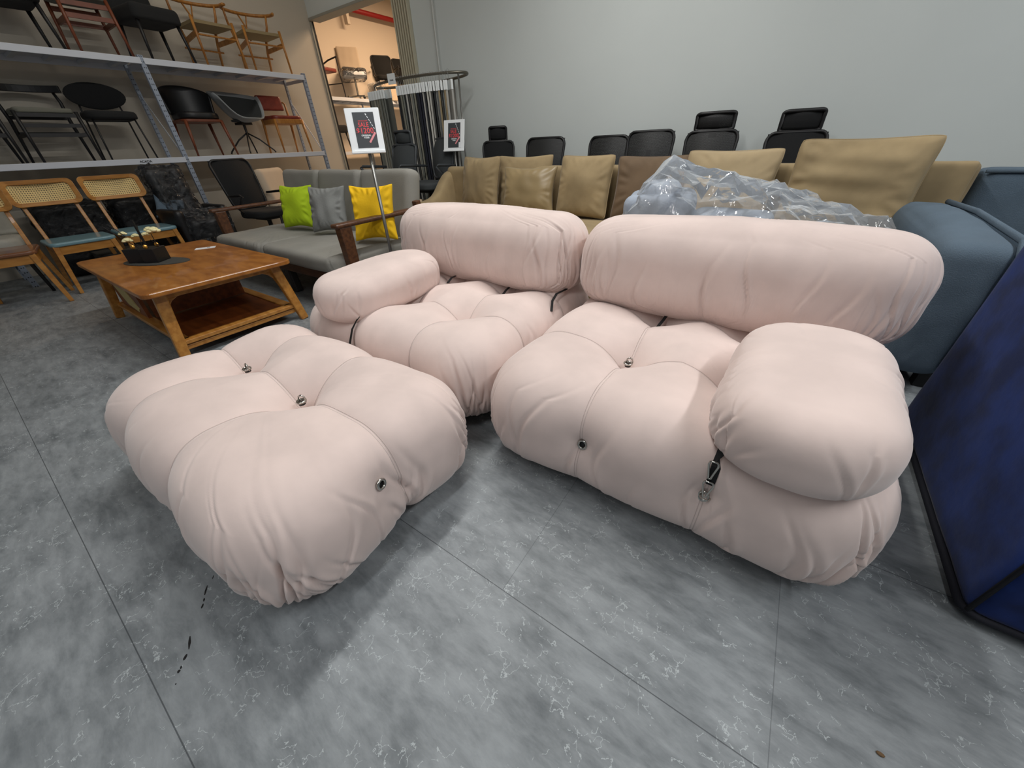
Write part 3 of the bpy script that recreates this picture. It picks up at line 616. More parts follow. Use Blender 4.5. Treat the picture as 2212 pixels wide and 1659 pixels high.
def simple_chair(label, loc, rz, legm, kind, group='chairs lined up on the storage rack', cat='chair', name='chair'):
    t = thing(name, label, cat, loc, rz, group)
    if kind == 'roundback':
        soft('seat', (.42, .40, .07), .13, .032, CHARCB, t, cr=0, step=.014).location = (0, -.02, .35)
        k = MB(); k.grid(lambda u, v: (.24*math.cos(2*math.pi*u)*math.sin(math.pi*v/1.0)**.8, .185-.05*math.cos(2*math.pi*u)**2*math.sin(math.pi*v)**2+.022*math.cos(math.pi*v), .565+.115*math.sin(2*math.pi*u)*math.sin(math.pi*v)**.8), 32, 12, True)
        k.build('oval_backrest', CHARCB, t, smooth=True)
        for sx in (-1, 1):
            k = MB(); k.cyl((sx*.19, -.19, 0), (sx*.165, -.14, .36), .008); k.build('front_leg', BLACK, t, smooth=True)
            k = MB(); k.path([(sx*.19, .23, 0), (sx*.17, .185, .36), (sx*.15, .195, .60)], .008, 8); k.build('rear_leg', BLACK, t, smooth=True)
        k = MB(); k.path([(-.165, -.14, .35), (.165, -.14, .35), (.165, .17, .35), (-.165, .17, .35)], .008, 6, closed=True); k.build('seat_frame', BLACK, t)
    elif kind == 'lowarm':
        soft('seat', (.40, .38, .045), .05, .02, GREYSEAT, t, cr=0, step=.014).location = (0, -.0, .385)
        for sx in (-1, 1):
            k = MB(); k.path([(sx*.21, -.20, 0), (sx*.205, -.19, .40)], [.011, .016], 8); k.build('front_leg', legm, t, smooth=True)
            k = MB(); k.path([(sx*.23, .23, 0), (sx*.205, .19, .35), (sx*.215, .20, .50), (sx*.20, .215, .60)], [.011, .017, .014, .012], 8); k.build('rear_leg', legm, t, smooth=True)
            MB().bar((sx*.205, -.19, .22), (sx*.21, .19, .22), .014, .03).build('side_rail', legm, t)
        k = MB(); k.grid(lambda u, v: ((u-.5)*.50, .225-.10*(2*u-1)**2+.01, .575+.055*v), 14, 4); k.build('top_rail', legm, t, solid=.022, bev=.004)
        for y, z in ((-.19, .37), (.19, .37), (-.19, .29), (.19, .24), (-.19, .215)): MB().bb(-.20, .20, y-.009, y+.009, z-.015, z+.015).build('rail', legm, t)
    elif kind == 'bucket':
        def sh(u, v):
            a = -1.35+2.7*u; hh = (.30*max(0, math.cos(a*.62))**.9)*(v)+.02
            return (.235*math.sin(a)*(1+.12*v), .235*math.cos(a)*(.85+.12*v)-.02, .39+hh)
        k = MB(); k.grid(sh, 26, 8); k.build('bucket_shell', BLKL, t, smooth=True, solid=.03, sub=1)
        soft('seat', (.42, .42, .075), .14, .034, BLKL, t, cr=0, step=.014).location = (0, -.01, .36)
        k = MB(); k.prism(rrect(.43, .42, .08), .335, .362); k.build('seat_frame', legm, t, bev=.006)
        legs(t, .37, .36, .35, legm, r0=.019, r1=.010, sp=.035)
    elif kind == 'shell':
        def sh(u, v):
            a = 2*math.pi*u; q = 0; c_ = -math.sin(a); e_ = min(1, max(0, (c_-.1)/.85)); e_ = e_*e_*(3-2*e_)
            rim = (.33-.05*max(0, 1-abs(math.sin(a))))*(1-e_)+.035*e_
            rr = (v**.75); zz = .345+rim*(v**2.4)*(1.0 if math.sin(a) > 0 else 1)
            return ((.11+.18*rr)*math.cos(a)*(rr/.999), (.10+.15*rr)*math.sin(a)*rr-.01, zz+.0*q)
        k = MB(); k.grid(sh, 36, 12, True); k.build('shell_seat', GREYSH, t, smooth=True, solid=.010)
        k = MB(); k.grid(lambda u, v: tuple(Vector(sh(u, v*.93))*1+Vector((-.012*math.cos(2*math.pi*u), -.012*math.sin(2*math.pi*u), .012))), 36, 10, True); k.build('fabric_liner', CHARC, t, smooth=True)
        k = MB(); k.prism([(.13*math.cos(i*.3), .12*math.sin(i*.3)) for i in range(21)], .352, .372); k.build('seat_pad', CHARC, t, bev=.006)
        MB().bb(-.07, .07, -.07, .07, .32, .345).build('mount_plate', BLACK, t); MB().cyl((0, 0, .20), (0, 0, .33), .014, .017).build('column', BLACK, t)
        for i in range(4):
            a = R(45+90*i); k = MB(); k.path([(0, 0, .235), (.12*math.cos(a), .12*math.sin(a), .16), (.25*math.cos(a), .25*math.sin(a), .035), (.265*math.cos(a), .265*math.sin(a), .010)], .009, 8); k.build('leg', BLACK, t, smooth=True)
    elif kind == 'smallback':
        soft('seat', (.40, .38, .05), .07, .022, REDL, t, cr=0, step=.014).location = (0, 0, .375)
        k = MB(); k.prism(rrect(.40, .38, .05), .33, .385); k.build('seat_frame', ACACIA, t, bev=.006)
        o = soft('backrest', (.34, .05, .17), .024, .022, REDL, t, cr=0, step=.012); o.location = (0, .20, .50); o.rotation_euler = (R(-10), 0, 0)
        for sx in (-1, 1):
            k = MB(); tap(k, (sx*.20, -.19, 0), (sx*.185, -.165, .38), .010, .018); k.build('front_leg', ACACIA, t, smooth=True)
            k = MB(); k.path([(sx*.20, .23, 0), (sx*.19, .17, .36), (sx*.20, .20, .58), (sx*.17, .20, .60)], [.010, .018, .012, .010], 8); k.build('rear_leg', ACACIA, t, smooth=True)
    elif kind == 'block':
        soft('seat', (.44, .44, .13), .05, .045, BLACKF if legm is not DKWOOD else CHARCB, t, cr=0, step=.014).location = (0, -.02, .31)
        o = soft('backrest', (.42, .09, .50), .044, .04, CHARCB, t, cr=0, step=.016); o.location = (0, .20, .36); o.rotation_euler = (R(-8), 0, 0)
        legs(t, .36, .36, .33, BLACK, r0=.018, r1=.011, sp=.03)
    elif kind == 'stool':
        soft('seat', (.42, .40, .07), .10, .03, GREYSEAT, t, cr=0, step=.014).location = (0, 0, .40)
        for sy in (-1, 1):
            for z in (.36, .27): MB().bb(-.17, .17, sy*.165-.009, sy*.165+.009, z-.018, z+.018).build('rail', legm, t)
        for sx in (-1, 1): MB().bb(sx*.17-.009, sx*.17+.009, -.16, .16, .24, .275).build('side_rail', legm, t)
        legs(t, .35, .34, .42, legm, r0=.016, r1=.011, sp=.02)
        k = MB(); k.grid(lambda u, v: ((u-.5)*.44, .22-.08*(2*u-1)**2, .60+.07*v), 12, 3); k.build('top_rail', legm, t, solid=.02)
        for sx in (-1, 1): MB().cyl((sx*.175, .17, .40), (sx*.19, .17, .62), .012).build('back_post', legm, t)
    elif kind == 'armframe':
        soft('seat', (.44, .42, .06), .06, .02, REDL, t, cr=0, step=.016).location = (0, 0, .37)
        for sx in (-1, 1):
            k = MB(); k.path([(sx*.26, -.22, 0), (sx*.25, -.20, .60)], [.010, .013], 8); k.build('front_leg', DKWOOD, t, smooth=True)
            k = MB(); k.path([(sx*.23, .23, 0), (sx*.22, .20, .40), (sx*.22, .25, .80)], [.010, .015, .012], 8); k.build('rear_leg', DKWOOD, t, smooth=True)
            k = MB(); k.path([(sx*.25, -.22, .60), (sx*.25, 0, .57), (sx*.225, .20, .50)], .012, 8); k.build('arm', DKWOOD, t, smooth=True)
            MB().cyl((sx*.25, -.2, .22), (sx*.22, .2, .22), .009).build('stretcher', DKWOOD, t)
        k = MB(); k.grid(lambda u, v: ((u-.5)*.46, .26-.06*(2*u-1)**2, .74+.09*v), 12, 3); k.build('top_rail', DKWOOD, t, solid=.02)
    return t
CHARCB = mat('dark_upholstery', (30, 31, 32), .95, bump=.15, bs=200)
simple_chair('dark low-backed chair cut off at the top left corner, on the top shelf', (-6.16, 1.20, Z1), R(90), BLACK, 'block')
simple_chair('brown walnut chair with grey padded seat on the top shelf', (-6.16, 1.72, Z1), R(90), WALRED, 'stool')
simple_chair('black upholstered chair with block seat on the top shelf, above the upright', (-6.16, 2.24, Z1), R(97), DKWOOD, 'block')
simple_chair('black wooden chair with grey seat and low curved top rail on the lower shelf', (-6.16, 1.03, Z0), R(90), BLACK, 'lowarm')
simple_chair('black chair with oval padded backrest and thin metal legs on the lower shelf', (-6.16, 1.52, Z0), R(86), BLACK, 'roundback')
simple_chair('black bucket chair with red-brown wooden legs behind the rack upright', (-6.16, 2.31, Z0), R(90), WALRED, 'bucket')
simple_chair('grey shell chair on black splayed metal legs, on the lower shelf', (-6.15, 2.82, Z0), R(102), BLACK, 'shell')
simple_chair('small chair with oxblood leather back and seat at the right end of the lower shelf', (-6.17, 3.36, Z0), R(88), ACACIA, 'smallback')
simple_chair('black chair at the far left of the lower shelf, only its legs in view', (-6.16, .50, Z0), R(90), BLACK, 'lowarm')

# ------------------------------------------------------------------ storage rack
def rack_mat():
    m, nt, N, L, P = newmat('perforated_steel'); P.inputs['Base Color'].default_value = srgb(150, 160, 176); P.inputs['Roughness'].default_value = .45
    tc = N.new('ShaderNodeTexCoord'); v = N.new('ShaderNodeSeparateXYZ'); L.new(tc.outputs['Object'], v.inputs[0])
    a = N.new('ShaderNodeMath'); a.operation = 'MULTIPLY'; a.inputs[1].default_value = 1/.045; L.new(v.outputs[2], a.inputs[0])
    b = N.new('ShaderNodeMath'); b.operation = 'FRACT'; L.new(a.outputs[0], b.inputs[0])
    c = N.new('ShaderNodeMath'); c.operation = 'LESS_THAN'; c.inputs[1].default_value = .22; L.new(b.outputs[0], c.inputs[0])
    y = N.new('ShaderNodeMath'); y.operation = 'ABSOLUTE'; L.new(v.outputs[1], y.inputs[0])
    z = N.new('ShaderNodeMath'); z.operation = 'SUBTRACT'; z.inputs[1].default_value = .008; L.new(y.outputs[0], z.inputs[0])
    z2 = N.new('ShaderNodeMath'); z2.operation = 'ABSOLUTE'; L.new(z.outputs[0], z2.inputs[0])
    d = N.new('ShaderNodeMath'); d.operation = 'LESS_THAN'; d.inputs[1].default_value = .004; L.new(z2.outputs[0], d.inputs[0])
    e = N.new('ShaderNodeMath'); e.operation = 'MULTIPLY'; L.new(c.outputs[0], e.inputs[0]); L.new(d.outputs[0], e.inputs[1])
    x = N.new('ShaderNodeMix'); x.data_type = 'RGBA'; x.inputs[6].default_value = srgb(150, 160, 176); x.inputs[7].default_value = srgb(40, 44, 50); L.new(e.outputs[0], x.inputs[0]); L.new(x.outputs[2], P.inputs['Base Color'])
    return m
PERF = rack_mat()
def rack(label, XF, XB, ys, levels, top, ribs=True):
    t = thing('storage_rack', label, 'shelving rack', (XF, ys[0], 0))
    dX = XB-XF
    for y in ys:
        yy = y-ys[0]
        for x, s in ((0, 1), (dX, -1)):
            k = MB(); k.bb(x-.002*s, x+.002*s, -.021, .021, 0, top); k.bb(min(x, x-.035*s), max(x, x-.035*s), -.0225, -.0195, 0, top); u = k.build('upright', PERF, t); u.location.y = yy
        zs = [.1, .55, .95, 1.45, top-.06]
        for a, b in ((.12, .55), (.98, 1.62)):
            k = MB(); k.bar((-.01, yy, a), (dX+.01, yy, b), .02, .004, (0, 1, 0)); k.build('diagonal_brace', RACKM, t)
        for z in (.15, levels[0]-.04, top-.07):
            MB().bb(dX+.01, -.01, yy-.003, yy+.003, z-.018, z+.018).build('side_tie', RACKM, t)
    for y0, y1 in zip(ys[:-1], ys[1:]):
        a, b = y0-ys[0]+.012, y1-ys[0]-.012
        for z in levels:
            bm_h = .052
            for x, nm in ((.004, 'front_beam'), (dX-.004, 'rear_beam')):
                MB().bb(x-.008, x+.008, a, b, z-bm_h, z).build(nm, RACKM, t, bev=.003)
            MB().bb(dX, -.01, a, b, z-.006, z-.002).build('shelf_deck', RACKM, t)
            k = MB()
            for i in range(7):
                yy = a+(b-a)*(i+.5)/7; k.bb(dX+.01, -.012, yy-.02, yy+.02, z-.032, z-.007)
            k.build('deck_rib', RACKM, t)
    return t
rk = rack('pale steel shelving rack along the left wall holding two rows of chairs', -5.90, -6.42, [.22, 1.945, 3.70], [Z0-.001, Z1-.001], 1.905)
text('ACACIA', .028, (.0145, 1.945-.22-.44, Z0-.036), (R(90), 0, R(90)), BLACK, rk, 'beam_lettering', bold=.02, align='LEFT')
rk2 = rack('pale steel shelving rack in the warm room beyond the opening', -7.50, -8.04, [4.9, 6.2, 7.6], [1.0, 1.86], 1.9)
# warm room contents
simple_chair('dark framed armchair with red-brown seat on the rack in the warm room', (-7.76, 5.22, 1.861), R(100), DKWOOD, 'armframe', 'chairs in the warm room')
def wrapped_chair():
    t = thing('chair', 'white chair wrapped in clear plastic on the rack in the warm room', 'chair', (-7.78, 5.95, 1.861), R(60), 'chairs in the warm room')
    o = soft('backrest', (.40, .05, .46), .024, .022, BEIGE, t, cr=10, step=.02, wamp=.006); o.location = (0, .2, .40); o.rotation_euler = (R(-10), 0, 0)
    soft('seat', (.44, .42, .08), .08, .03, PAPER, t, cr=10, step=.02, wamp=.006).location = (0, 0, .36)
    MB().cyl((0, 0, .06), (0, 0, .37), .018).build('column', CHROME, t)
    for i in range(5):
        a = R(72*i); k = MB(); k.bar((0, 0, .07), (.26*math.cos(a), .26*math.sin(a), .05), .03, .02); k.build('base_arm', CHROME, t)
        k = MB(); k.ball((.26*math.cos(a), .26*math.sin(a), .025), .025, 8); k.build('caster', BLACK, t)
    soft('plastic_wrap', (.47, .47, .20), .08, .07, FILMD, t, cr=30, step=.02, wamp=.015, crd=.012).location = (0, .02, .30)
wrapped_chair()
def task_chair(label, loc, rz, head=0, seatz=.47, backz=(.52, 1.06), bw=.44, m=BLACK, fm=BLACKF, mesh=MESHB, arms=True, group=None, rec=.10, hw=.28):
    t = thing('office_chair', label, 'office chair', loc, rz, group)
    for i in range(5):
        a = R(72*i+20); k = MB(); k.bar((0, 0, .09), (.27*math.cos(a), .27*math.sin(a), .06), .05, .03, w1=.03, t1=.02); k.build('base_arm', m, t, bev=.005)
        k = MB(); k.cyl((.27*math.cos(a)-.012, .27*math.sin(a), .028), (.27*math.cos(a)+.012, .27*math.sin(a), .028), .028); k.build('caster', BLACK, t, smooth=False)
    MB().cyl((0, 0, .08), (0, 0, seatz-.06), .025).build('gas_column', BLACK, t)
    MB().bb(-.09, .09, -.10, .12, seatz-.08, seatz-.04).build('tilt_mechanism', BLACK, t, bev=.01)
    soft('seat', (.46, .44, .08), .10, .035, fm, t, cr=0, step=.018).location = (0, -.03, seatz-.045)
    z0, z1 = backz; hh = z1-z0
    def bk(u, v, off=0): return ((u-.5)*bw*(.86+.14*v), .20+rec*v-.05*math.sin(math.pi*u)*1+.06-.03*math.sin(math.pi*v)+off, z0+hh*v)
    bp = MB(); pts = []
    for (a, b) in rrect(.94, .94, .14, 6): pts.append(bk(a+.5, b+.5))
    fr = MB(); fr.path(pts, .017, 8, closed=True, flat=.8); bo = fr.build('back_frame', m, t, smooth=True)
    g = MB(); g.grid(lambda u, v: bk(.04+.92*u, .04+.92*v), 16, 14); g.build('mesh_panel', mesh, bo, smooth=True)
    k = MB(); k.path([(0, .10, seatz-.05), (0, .25, seatz), (0, .25+rec*.3, z0+hh*.25), (0, .25+rec*.75, z0+hh*.7)], [.03, .03, .025, .02], 8, flat=.6); k.build('back_stem', BLACK, t, smooth=True)
    if head:
        P = [((a)*hw*(1), .0-.03*math.cos(a*3), b*head*1.12) for a, b in rrect(1, 1, .13, 6)]
        k = MB(); k.path(P, .014, 8, closed=True); hd = k.build('headrest', m, t, smooth=True); hd.location = (0, .24+rec, z1-.002+head/2); hd.rotation_euler = (R(4), 0, 0)
        k = MB(); k.grid(lambda u, v: ((u-.5)*hw*.96, -.03*math.cos((u-.5)*3)+.02*abs(v-.5), (v-.5)*head*.95), 12, 6); k.build('headrest_mesh', mesh, hd, smooth=True, solid=.006)
        k = MB(); k.bb(-.03, .03, .0, .02, -head/2-.06, .02); k.build('headrest_stem', BLACK, hd)
    if arms:
        for s in (-1, 1):
            k = MB(); k.path([(s*.20, .02, seatz-.03), (s*.26, .05, seatz+.05), (s*.265, -.12, seatz+.19), (s*.265, -.08, seatz+.20), (s*.265, .10, seatz+.19), (s*.23, .24, seatz+.18)], [.012, .014, .014, .014, .014, .012], 8, flat=.7); k.build('armrest', m, t, smooth=True)
    return t
task_chair('dark office chair leaning back on the rack in the warm room', (-7.76, 6.75, 1.861), R(60), m=BLACK, group='chairs in the warm room', seatz=.40, backz=(.45, .82), mesh=BLACKF)
task_chair('dark office chair at the edge of the partition in the warm room', (-7.76, 7.42, 1.861), R(80), m=BLACK, group='chairs in the warm room', seatz=.40, backz=(.45, .82), mesh=BLACKF)
simple_chair('black padded chair under the shelf in the warm room', (-7.78, 5.15, 1.002), R(95), BLACK, 'block', 'chairs in the warm room')
k = MB(); k.path([(-8.0, 4.9, 3.28), (-8.0, 9.3, 3.28)], .04, 10); tag(k.build('sprinkler_pipe', REDP, smooth=True), 'red pipe running under the ceiling of the warm room', 'pipe')
k = MB(); k.bb(-8.05, -7.95, 6.2, 6.26, 3.05, 3.9); tag(k.build('ceiling_hanger', WARM), 'pale bracket hanging beside the red pipe in the warm room', 'bracket')
o = MB().bb(-.16, .16, -.01, .01, 0, .34).build('cardboard_panel', BEIGE, bev=.02); o.location = (-7.50, 6.55, 1.86); o.rotation_euler = (R(-10), 0, R(60)); tag(o, 'beige board leaning in front of the dark office chair in the warm room', 'board')

# ------------------------------------------------------------------ grey wood-framed sofa
gs = thing('sofa', 'grey linen sofa with walnut arm frame behind the coffee table', 'sofa', (-3.39, 1.34, 0))
GX = .98
for s in (-1, 1):
    k = MB(); P = [(s*(GX-.01), .10, .60), (s*(GX-.01), .45, .595), (s*(GX-.02), .80, .60)]
    k.bar((s*(GX-.01), .09, .59), (s*(GX-.01), .84, .60), .075, .028, (0, 0, 1)); k.build('armrest', WAL, gs, bev=.012, seg=3)
    k = MB(); k.bar((s*(GX-.01), .16, .0), (s*(GX-.01), .16, .58), .055, .06, (0, 1, 0), .065, .09); k.build('front_post', WAL, gs, bev=.006)
    k = MB(); k.bar((s*(GX-.01), .92, .0), (s*(GX-.01), .84, .66), .05, .05, (0, 1, 0)); k.build('rear_post', WAL, gs, bev=.006)
    MB().bb(s*(GX-.01)-.02, s*(GX-.01)+.02, .16, .9, .22, .30).build('side_rail', WAL, gs, bev=.004)
MB().bb(-GX+.03, GX-.03, .08, .11, .20, .31).build('front_rail', WAL, gs, bev=.004)
MB().bb(-GX+.03, GX-.03, .80, .83, .20, .31).build('rear_rail', WAL, gs, bev=.004)
MB().bb(-GX+.03, GX-.03, .10, .82, .24, .27).build('seat_deck', DKWOOD, gs)
k = MB(); k.bar((.08, .13, 0), (.05, .13, .22), .08, .06, (0, 1, 0)); k.build('centre_foot', DKWOOD, gs, bev=.01)
for i, (x0, x1) in enumerate(((-.945, -.06), (-.055, .945))):
    o = soft('seat_cushion', (x1-x0, .78, .115), .08, .05, SOFAG, gs, cr=18, seed=50+i, step=.012, crd=.005, puff=.02, wamp=.004); o.location = ((x0+x1)/2, .40, .285)
for i, (x0, x1) in enumerate(((-.95, -.32), (-.315, .31), (.315, .95))):
    o = soft('back_cushion', (x1-x0, .14, .52), .06, .05, SOFAG, gs, cr=6, seed=60+i, step=.014, wamp=.004, crd=.003); o.location = ((x0+x1)/2, .79, .36); o.rotation_euler = (R(-13), 0, 0)
for i, (x0) in enumerate((-.6, 0, .6)): MB().bar((x0, .86, .30), (x0, .98, .82), .05, .02, (0, 1, 0)).build('back_slat', WAL, gs)
pillow('throw_pillow', 'lime green throw pillow on the grey sofa', .34, .37, .15, LIME, (-3.64, 1.83, .425), (R(-18), 0, R(22)), 'throw pillows on the grey sofa', 3, pinch=.15, crump=.022)
pillow('throw_pillow', 'grey throw pillow on the grey sofa', .34, .37, .15, PILG, (-3.15, 1.83, .425), (R(-18), 0, R(26)), 'throw pillows on the grey sofa', 5, pinch=.15, crump=.026)
pillow('throw_pillow', 'bright yellow throw pillow on the grey sofa', .34, .40, .15, YEL, (-2.50, 1.80, .42), (R(-18), 0, R(34)), 'throw pillows on the grey sofa', 7, pinch=.15, crump=.026)

# ------------------------------------------------------------------ sale signs
def sign(label, loc, rz, w_, h_, zc, sw=1):
    t = thing('sign_stand', label, 'sign', loc, rz)
    MB().cyl((0, .012, .01), (0, .016, zc-h_*.46), .011).build('pole', STEEL, t, smooth=True)
    k = MB(); k.prism([(.13*math.cos(i*.2618), .13*math.sin(i*.2618)+.012) for i in range(24)], 0, .012); k.build('base', STEEL, t, bev=.003)
    zc0 = zc; zc = h_/2; f = MB().bb(-w_/2, w_/2, -.006, .006, 0, h_).build('frame', WHITE, t, bev=.004); f.location = (0, -.002, zc0-h_/2); f.rotation_euler = (R(-15), 0, 0)
    MB().bb(-w_/2, w_/2, -.016, -.004, zc-h_/2-.004, zc-h_/2+.014).build('frame_lip', WHITE, f, bev=.004)
    k = h_/.29; pw, ph = .150*k, .228*k
    po = MB().bb(-pw/2+.004, pw/2+.004, -.0075, -.0062, zc-ph/2+.002, zc+ph/2+.002).build('poster', POST, f)
    y = -.0080; rt = (R(90), 0, 0)
    text('SALE', .040*k, (-.004*k, y, zc+.024*k), rt, POSTR, f, 'sale_lettering', bold=.016, sx=.86)
    text('$1200', .050*k, (0, y, zc-.018*k), rt, POSTR, f, 'price_lettering', bold=.014, sx=.94)
    text('60% DISCOUNT', .0105*k, (-.004*k, y, zc+.058*k), rt, POSTR, f, 'discount_lettering', bold=.02, sx=.9)
    text('ORIGINAL\n$3200', .0145*k, (.004*k, y, zc-.036*k), rt, WHITE, f, 'original_lettering', bold=.03)
    q = MB()
    for i in range(6):
        u = i/6; a = Vector((.022*k+.052*k*u, y, zc+.107*k-.104*k*u)); b = a+Vector((.052*k*.105, 0, -.104*k*.105)); q.bar(a, b, .0016, .0045*k if i else .007*k, (1, 0, 0))
    q.build('dashed_line', WHITE, f)
    MB().bar((.072*k, y, zc-.014*k), (.022*k, y, zc-.078*k), .0016, .013*k, (1, 0, 0)).build('pink_stroke', POSTP, f)
    t_f = f
    return t
sign('white sale sign on a steel pole in front of the grey sofa', (-2.285, 1.738, 0), R(46), .205, .242, 1.108)
s2 = sign('white sale sign standing near the grey wall, at the left end of the tan sofa', (-3.33, 3.70, 0), R(12), .265, .305, 1.112)
lb = [c for c in s2.children if c.name.startswith('frame')][0]; MB().bb(.065, .10, -.0088, -.008, .03, .085).build('white_label', PAPER, lb)

# ------------------------------------------------------------------ seating and wrapped things at the left
def wrapped(label, loc, rz, dims, inner, seed, film=FILMD, name='wrapped_armchair', cat='armchair'):
    t = thing(name, label, cat, loc, rz); a, b, c = dims
    soft('seat', (a, b, .20), .08, .07, inner, t, cr=20, step=.02, seed=seed, wamp=.01).location = (0, -.02, .26)
    o = soft('backrest', (a*.92, .14, c-.40), .065, .06, inner, t, cr=16, step=.018, seed=seed+1, wamp=.012); o.location = (0, b/2-.06, .38); o.rotation_euler = (R(-10), 0, 0)
    for s in (-1, 1): soft('armrest', (.09, b*.9, .34), .04, .035, inner, t, cr=6, step=.03, seed=seed+3).location = (s*(a/2+.03), -.02, .22)
    for sx in (-1, 1):
        for sy in (-1, 1): MB().cyl((sx*a*.4, sy*b*.36, 0), (sx*a*.4, sy*b*.36, .28), .018).build('leg', BLACK, t)
    o = soft('wrap_back', (a*1.0, .22, c-.36), .09, .08, film, t, cr=30, step=.034, seed=seed+5, wamp=.018, crd=.02, crl=.3, wide=.02, flat=.007); o.location = (0, b/2-.07, .37); o.rotation_euler = (R(-10), 0, 0)
    o = soft('wrap_seat', (a*1.25, b*1.08, .36), .12, .10, film, t, cr=30, step=.036, seed=seed+8, wamp=.018, crd=.018, crl=.25, wide=.02, flat=.007); o.location = (0, -.03, .16)
    return t
wrapped('black leather armchair sealed in shiny plastic, right of the cane chairs', (-5.44, 1.62, 0), R(96), (.38, .50, .96), BLKL, 5)
for i, (x, y, lab) in enumerate(((-6.15, .78, 'low black bundle in clear wrap under the rack, behind the left blue-seated cane chair'), (-6.15, 1.38, 'low black bundle in clear wrap under the rack, behind the right blue-seated cane chair'))):
    t = thing('wrapped_bundle', lab, 'wrapped furniture', (x, y, 0), R(90), 'wrapped bundles under the rack')
    soft('padded_block', (.52, .34, .66), .06, .05, BLKL, t, cr=12, step=.02, seed=71+i, wamp=.008).location.z = .0
    soft('clear_wrap', (.56, .38, .69), .07, .06, FILMD, t, cr=30, step=.034, seed=81+i, wamp=.010, crd=.012, crl=.4, wide=.02, flat=.006).location.z = .0
o = MB().bb(-.18, .18, -.20, .20, 0, .22).build('floor_box', CONC, bev=.004); o.location = (-5.75, .93, 0); tag(o, 'flat grey box on the floor under the blue-seated cane chairs', 'box')
# pale padded chair behind the leftmost cane chair
t = thing('armchair', 'pale grey padded chair behind the brown-seated cane chair', 'chair', (-5.78, .12, 0), R(80))
soft('seat', (.46, .44, .10), .10, .045, CREAMF, t, cr=10, step=.02).location = (0, 0, .38)
o = soft('backrest', (.46, .14, .38), .06, .055, CREAMF, t, cr=8, step=.02); o.location = (0, .2, .46); o.rotation_euler = (R(-14), 0, 0)
legs(t, .36, .36, .40, DKWOOD, r0=.018, r1=.012)
# blue scrap of fabric on the wrapped chair
pillow('blue_cushion', 'slate blue cushion tucked beside the plastic-wrapped armchair', .26, .26, .08, DENIM, (-5.56, 1.44, .44), (R(-25), R(20), R(80)), None, 9)
# mesh chair and beige chair behind the grey sofa
task_chair('tall black mesh office chair beside the left arm of the grey sofa', (-5.12, 2.24, 0), R(96), seatz=.44, backz=(.46, .99), bw=.48, mesh=BLACKF, arms=True, rec=.14)
t = thing('armchair', 'beige padded chair between the black mesh chair and the grey sofa', 'chair', (-5.35, 2.78, 0), R(120))
soft('seat', (.46, .44, .12), .10, .05, BEIGE, t, cr=0, step=.02).location = (0, 0, .36)
o = soft('backrest', (.50, .13, .48), .06, .055, BEIGE, t, cr=0, step=.02); o.location = (0, .2, .39); o.rotation_euler = (R(-10), 0, 0)
legs(t, .36, .36, .38, DKWOOD, r0=.018, r1=.012)
simple_chair('low round-backed dark chair showing just above the grey sofa back', (-5.30, 3.38, .0), R(110), BLACK, 'roundback', None)
# grey office chairs
MESHG = mat('grey_mesh', (58, 62, 64), .9); GFR = mat('dark_grey_plastic', (54, 58, 62), .5)
task_chair('charcoal office chair with rolled headrest behind the grey sofa, right side', (-3.67, 2.98, 0), R(8), head=.11, seatz=.66, backz=(.69, 1.05), bw=.36, m=GFR, fm=MESHG, mesh=MESHG, hw=.22, group=None)
task_chair('charcoal office chair without headrest, under the small sale sign', (-3.56, 3.46, 0), R(0), head=0, seatz=.64, backz=(.68, 1.10), bw=.36, m=GFR, fm=MESHG, mesh=MESHG)

# ------------------------------------------------------------------ fabric sample carousel
cr_ = thing('display_carousel', 'steel display rack with an oval top rail for hanging fabric samples', 'display rack', (-4.15, 4.09, 0))
RZ = 1.69
def oval(a): return (.76*math.cos(a), .26*math.sin(a))
k = MB(); k.path([oval(2*math.pi*i/60)+(RZ,) for i in range(60)], .014, 8, closed=True, flat=1.0); k.build('top_rail', BRASS, cr_, smooth=True)
for a in (R(-150), R(-95), R(-18), R(60), R(140)):
    x, y = oval(a); MB().cyl((x, y, .02), (x, y, RZ), .010).build('post', STEEL, cr_, smooth=True)
k = MB(); k.path([oval(2*math.pi*i/60)+(.03,) for i in range(60)], .014, 8, closed=True); k.build('base_rail', BRASS, cr_, smooth=True)
hdr = mat('white_header_card', (226, 230, 230), .6)
cols = [(40, 42, 44), (122, 120, 108), (150, 146, 134), (30, 32, 44), (90, 92, 92), (168, 166, 160), (140, 124, 96), (60, 60, 58), (108, 110, 104), (186, 184, 176)]
SM = [mat('sample_cloth_%s' % nm, c, .9, bump=.2, bs=200) for nm, c in zip('charcoal sage putty ink slate silver camel soot moss ivory'.split(), cols)]
order = [8, 1, 8, 1, 2, 8, 1, 2, 8, 1, 8]
cname = 'charcoal sage putty ink slate silver camel soot moss ivory'.split()
def sample(x, y, rz, ci, label, z=RZ-.075, hgt=1.18, wd=.25, tilt=0):
    t = thing('fabric_sample', label, 'fabric sample', (x, y, z), rz, 'hanging fabric samples')
    MB().bb(-wd/2, wd/2, -.0115, .0115, -.085, 0).build('header_card', hdr, t)
    MB().bb(-wd/2+.004, wd/2-.004, -.0095, .0095, -hgt, -.085).build('cloth', SM[ci], t)
    k = MB(); k.path([(0, 0, 0), (0, 0, .05), (.0, .012, .085), (0, 0, .10), (0, -.010, .085)], .0022, 6); k.build('hook', STEEL, t)
ORD = 'first second third fourth fifth sixth seventh eighth ninth tenth eleventh twelfth thirteenth fourteenth fifteenth sixteenth seventeenth eighteenth nineteenth twentieth twenty-first twenty-second twenty-third twenty-fourth'.split()
ocx, ocy = -4.15, 4.09
va = R(132)
nL = 12
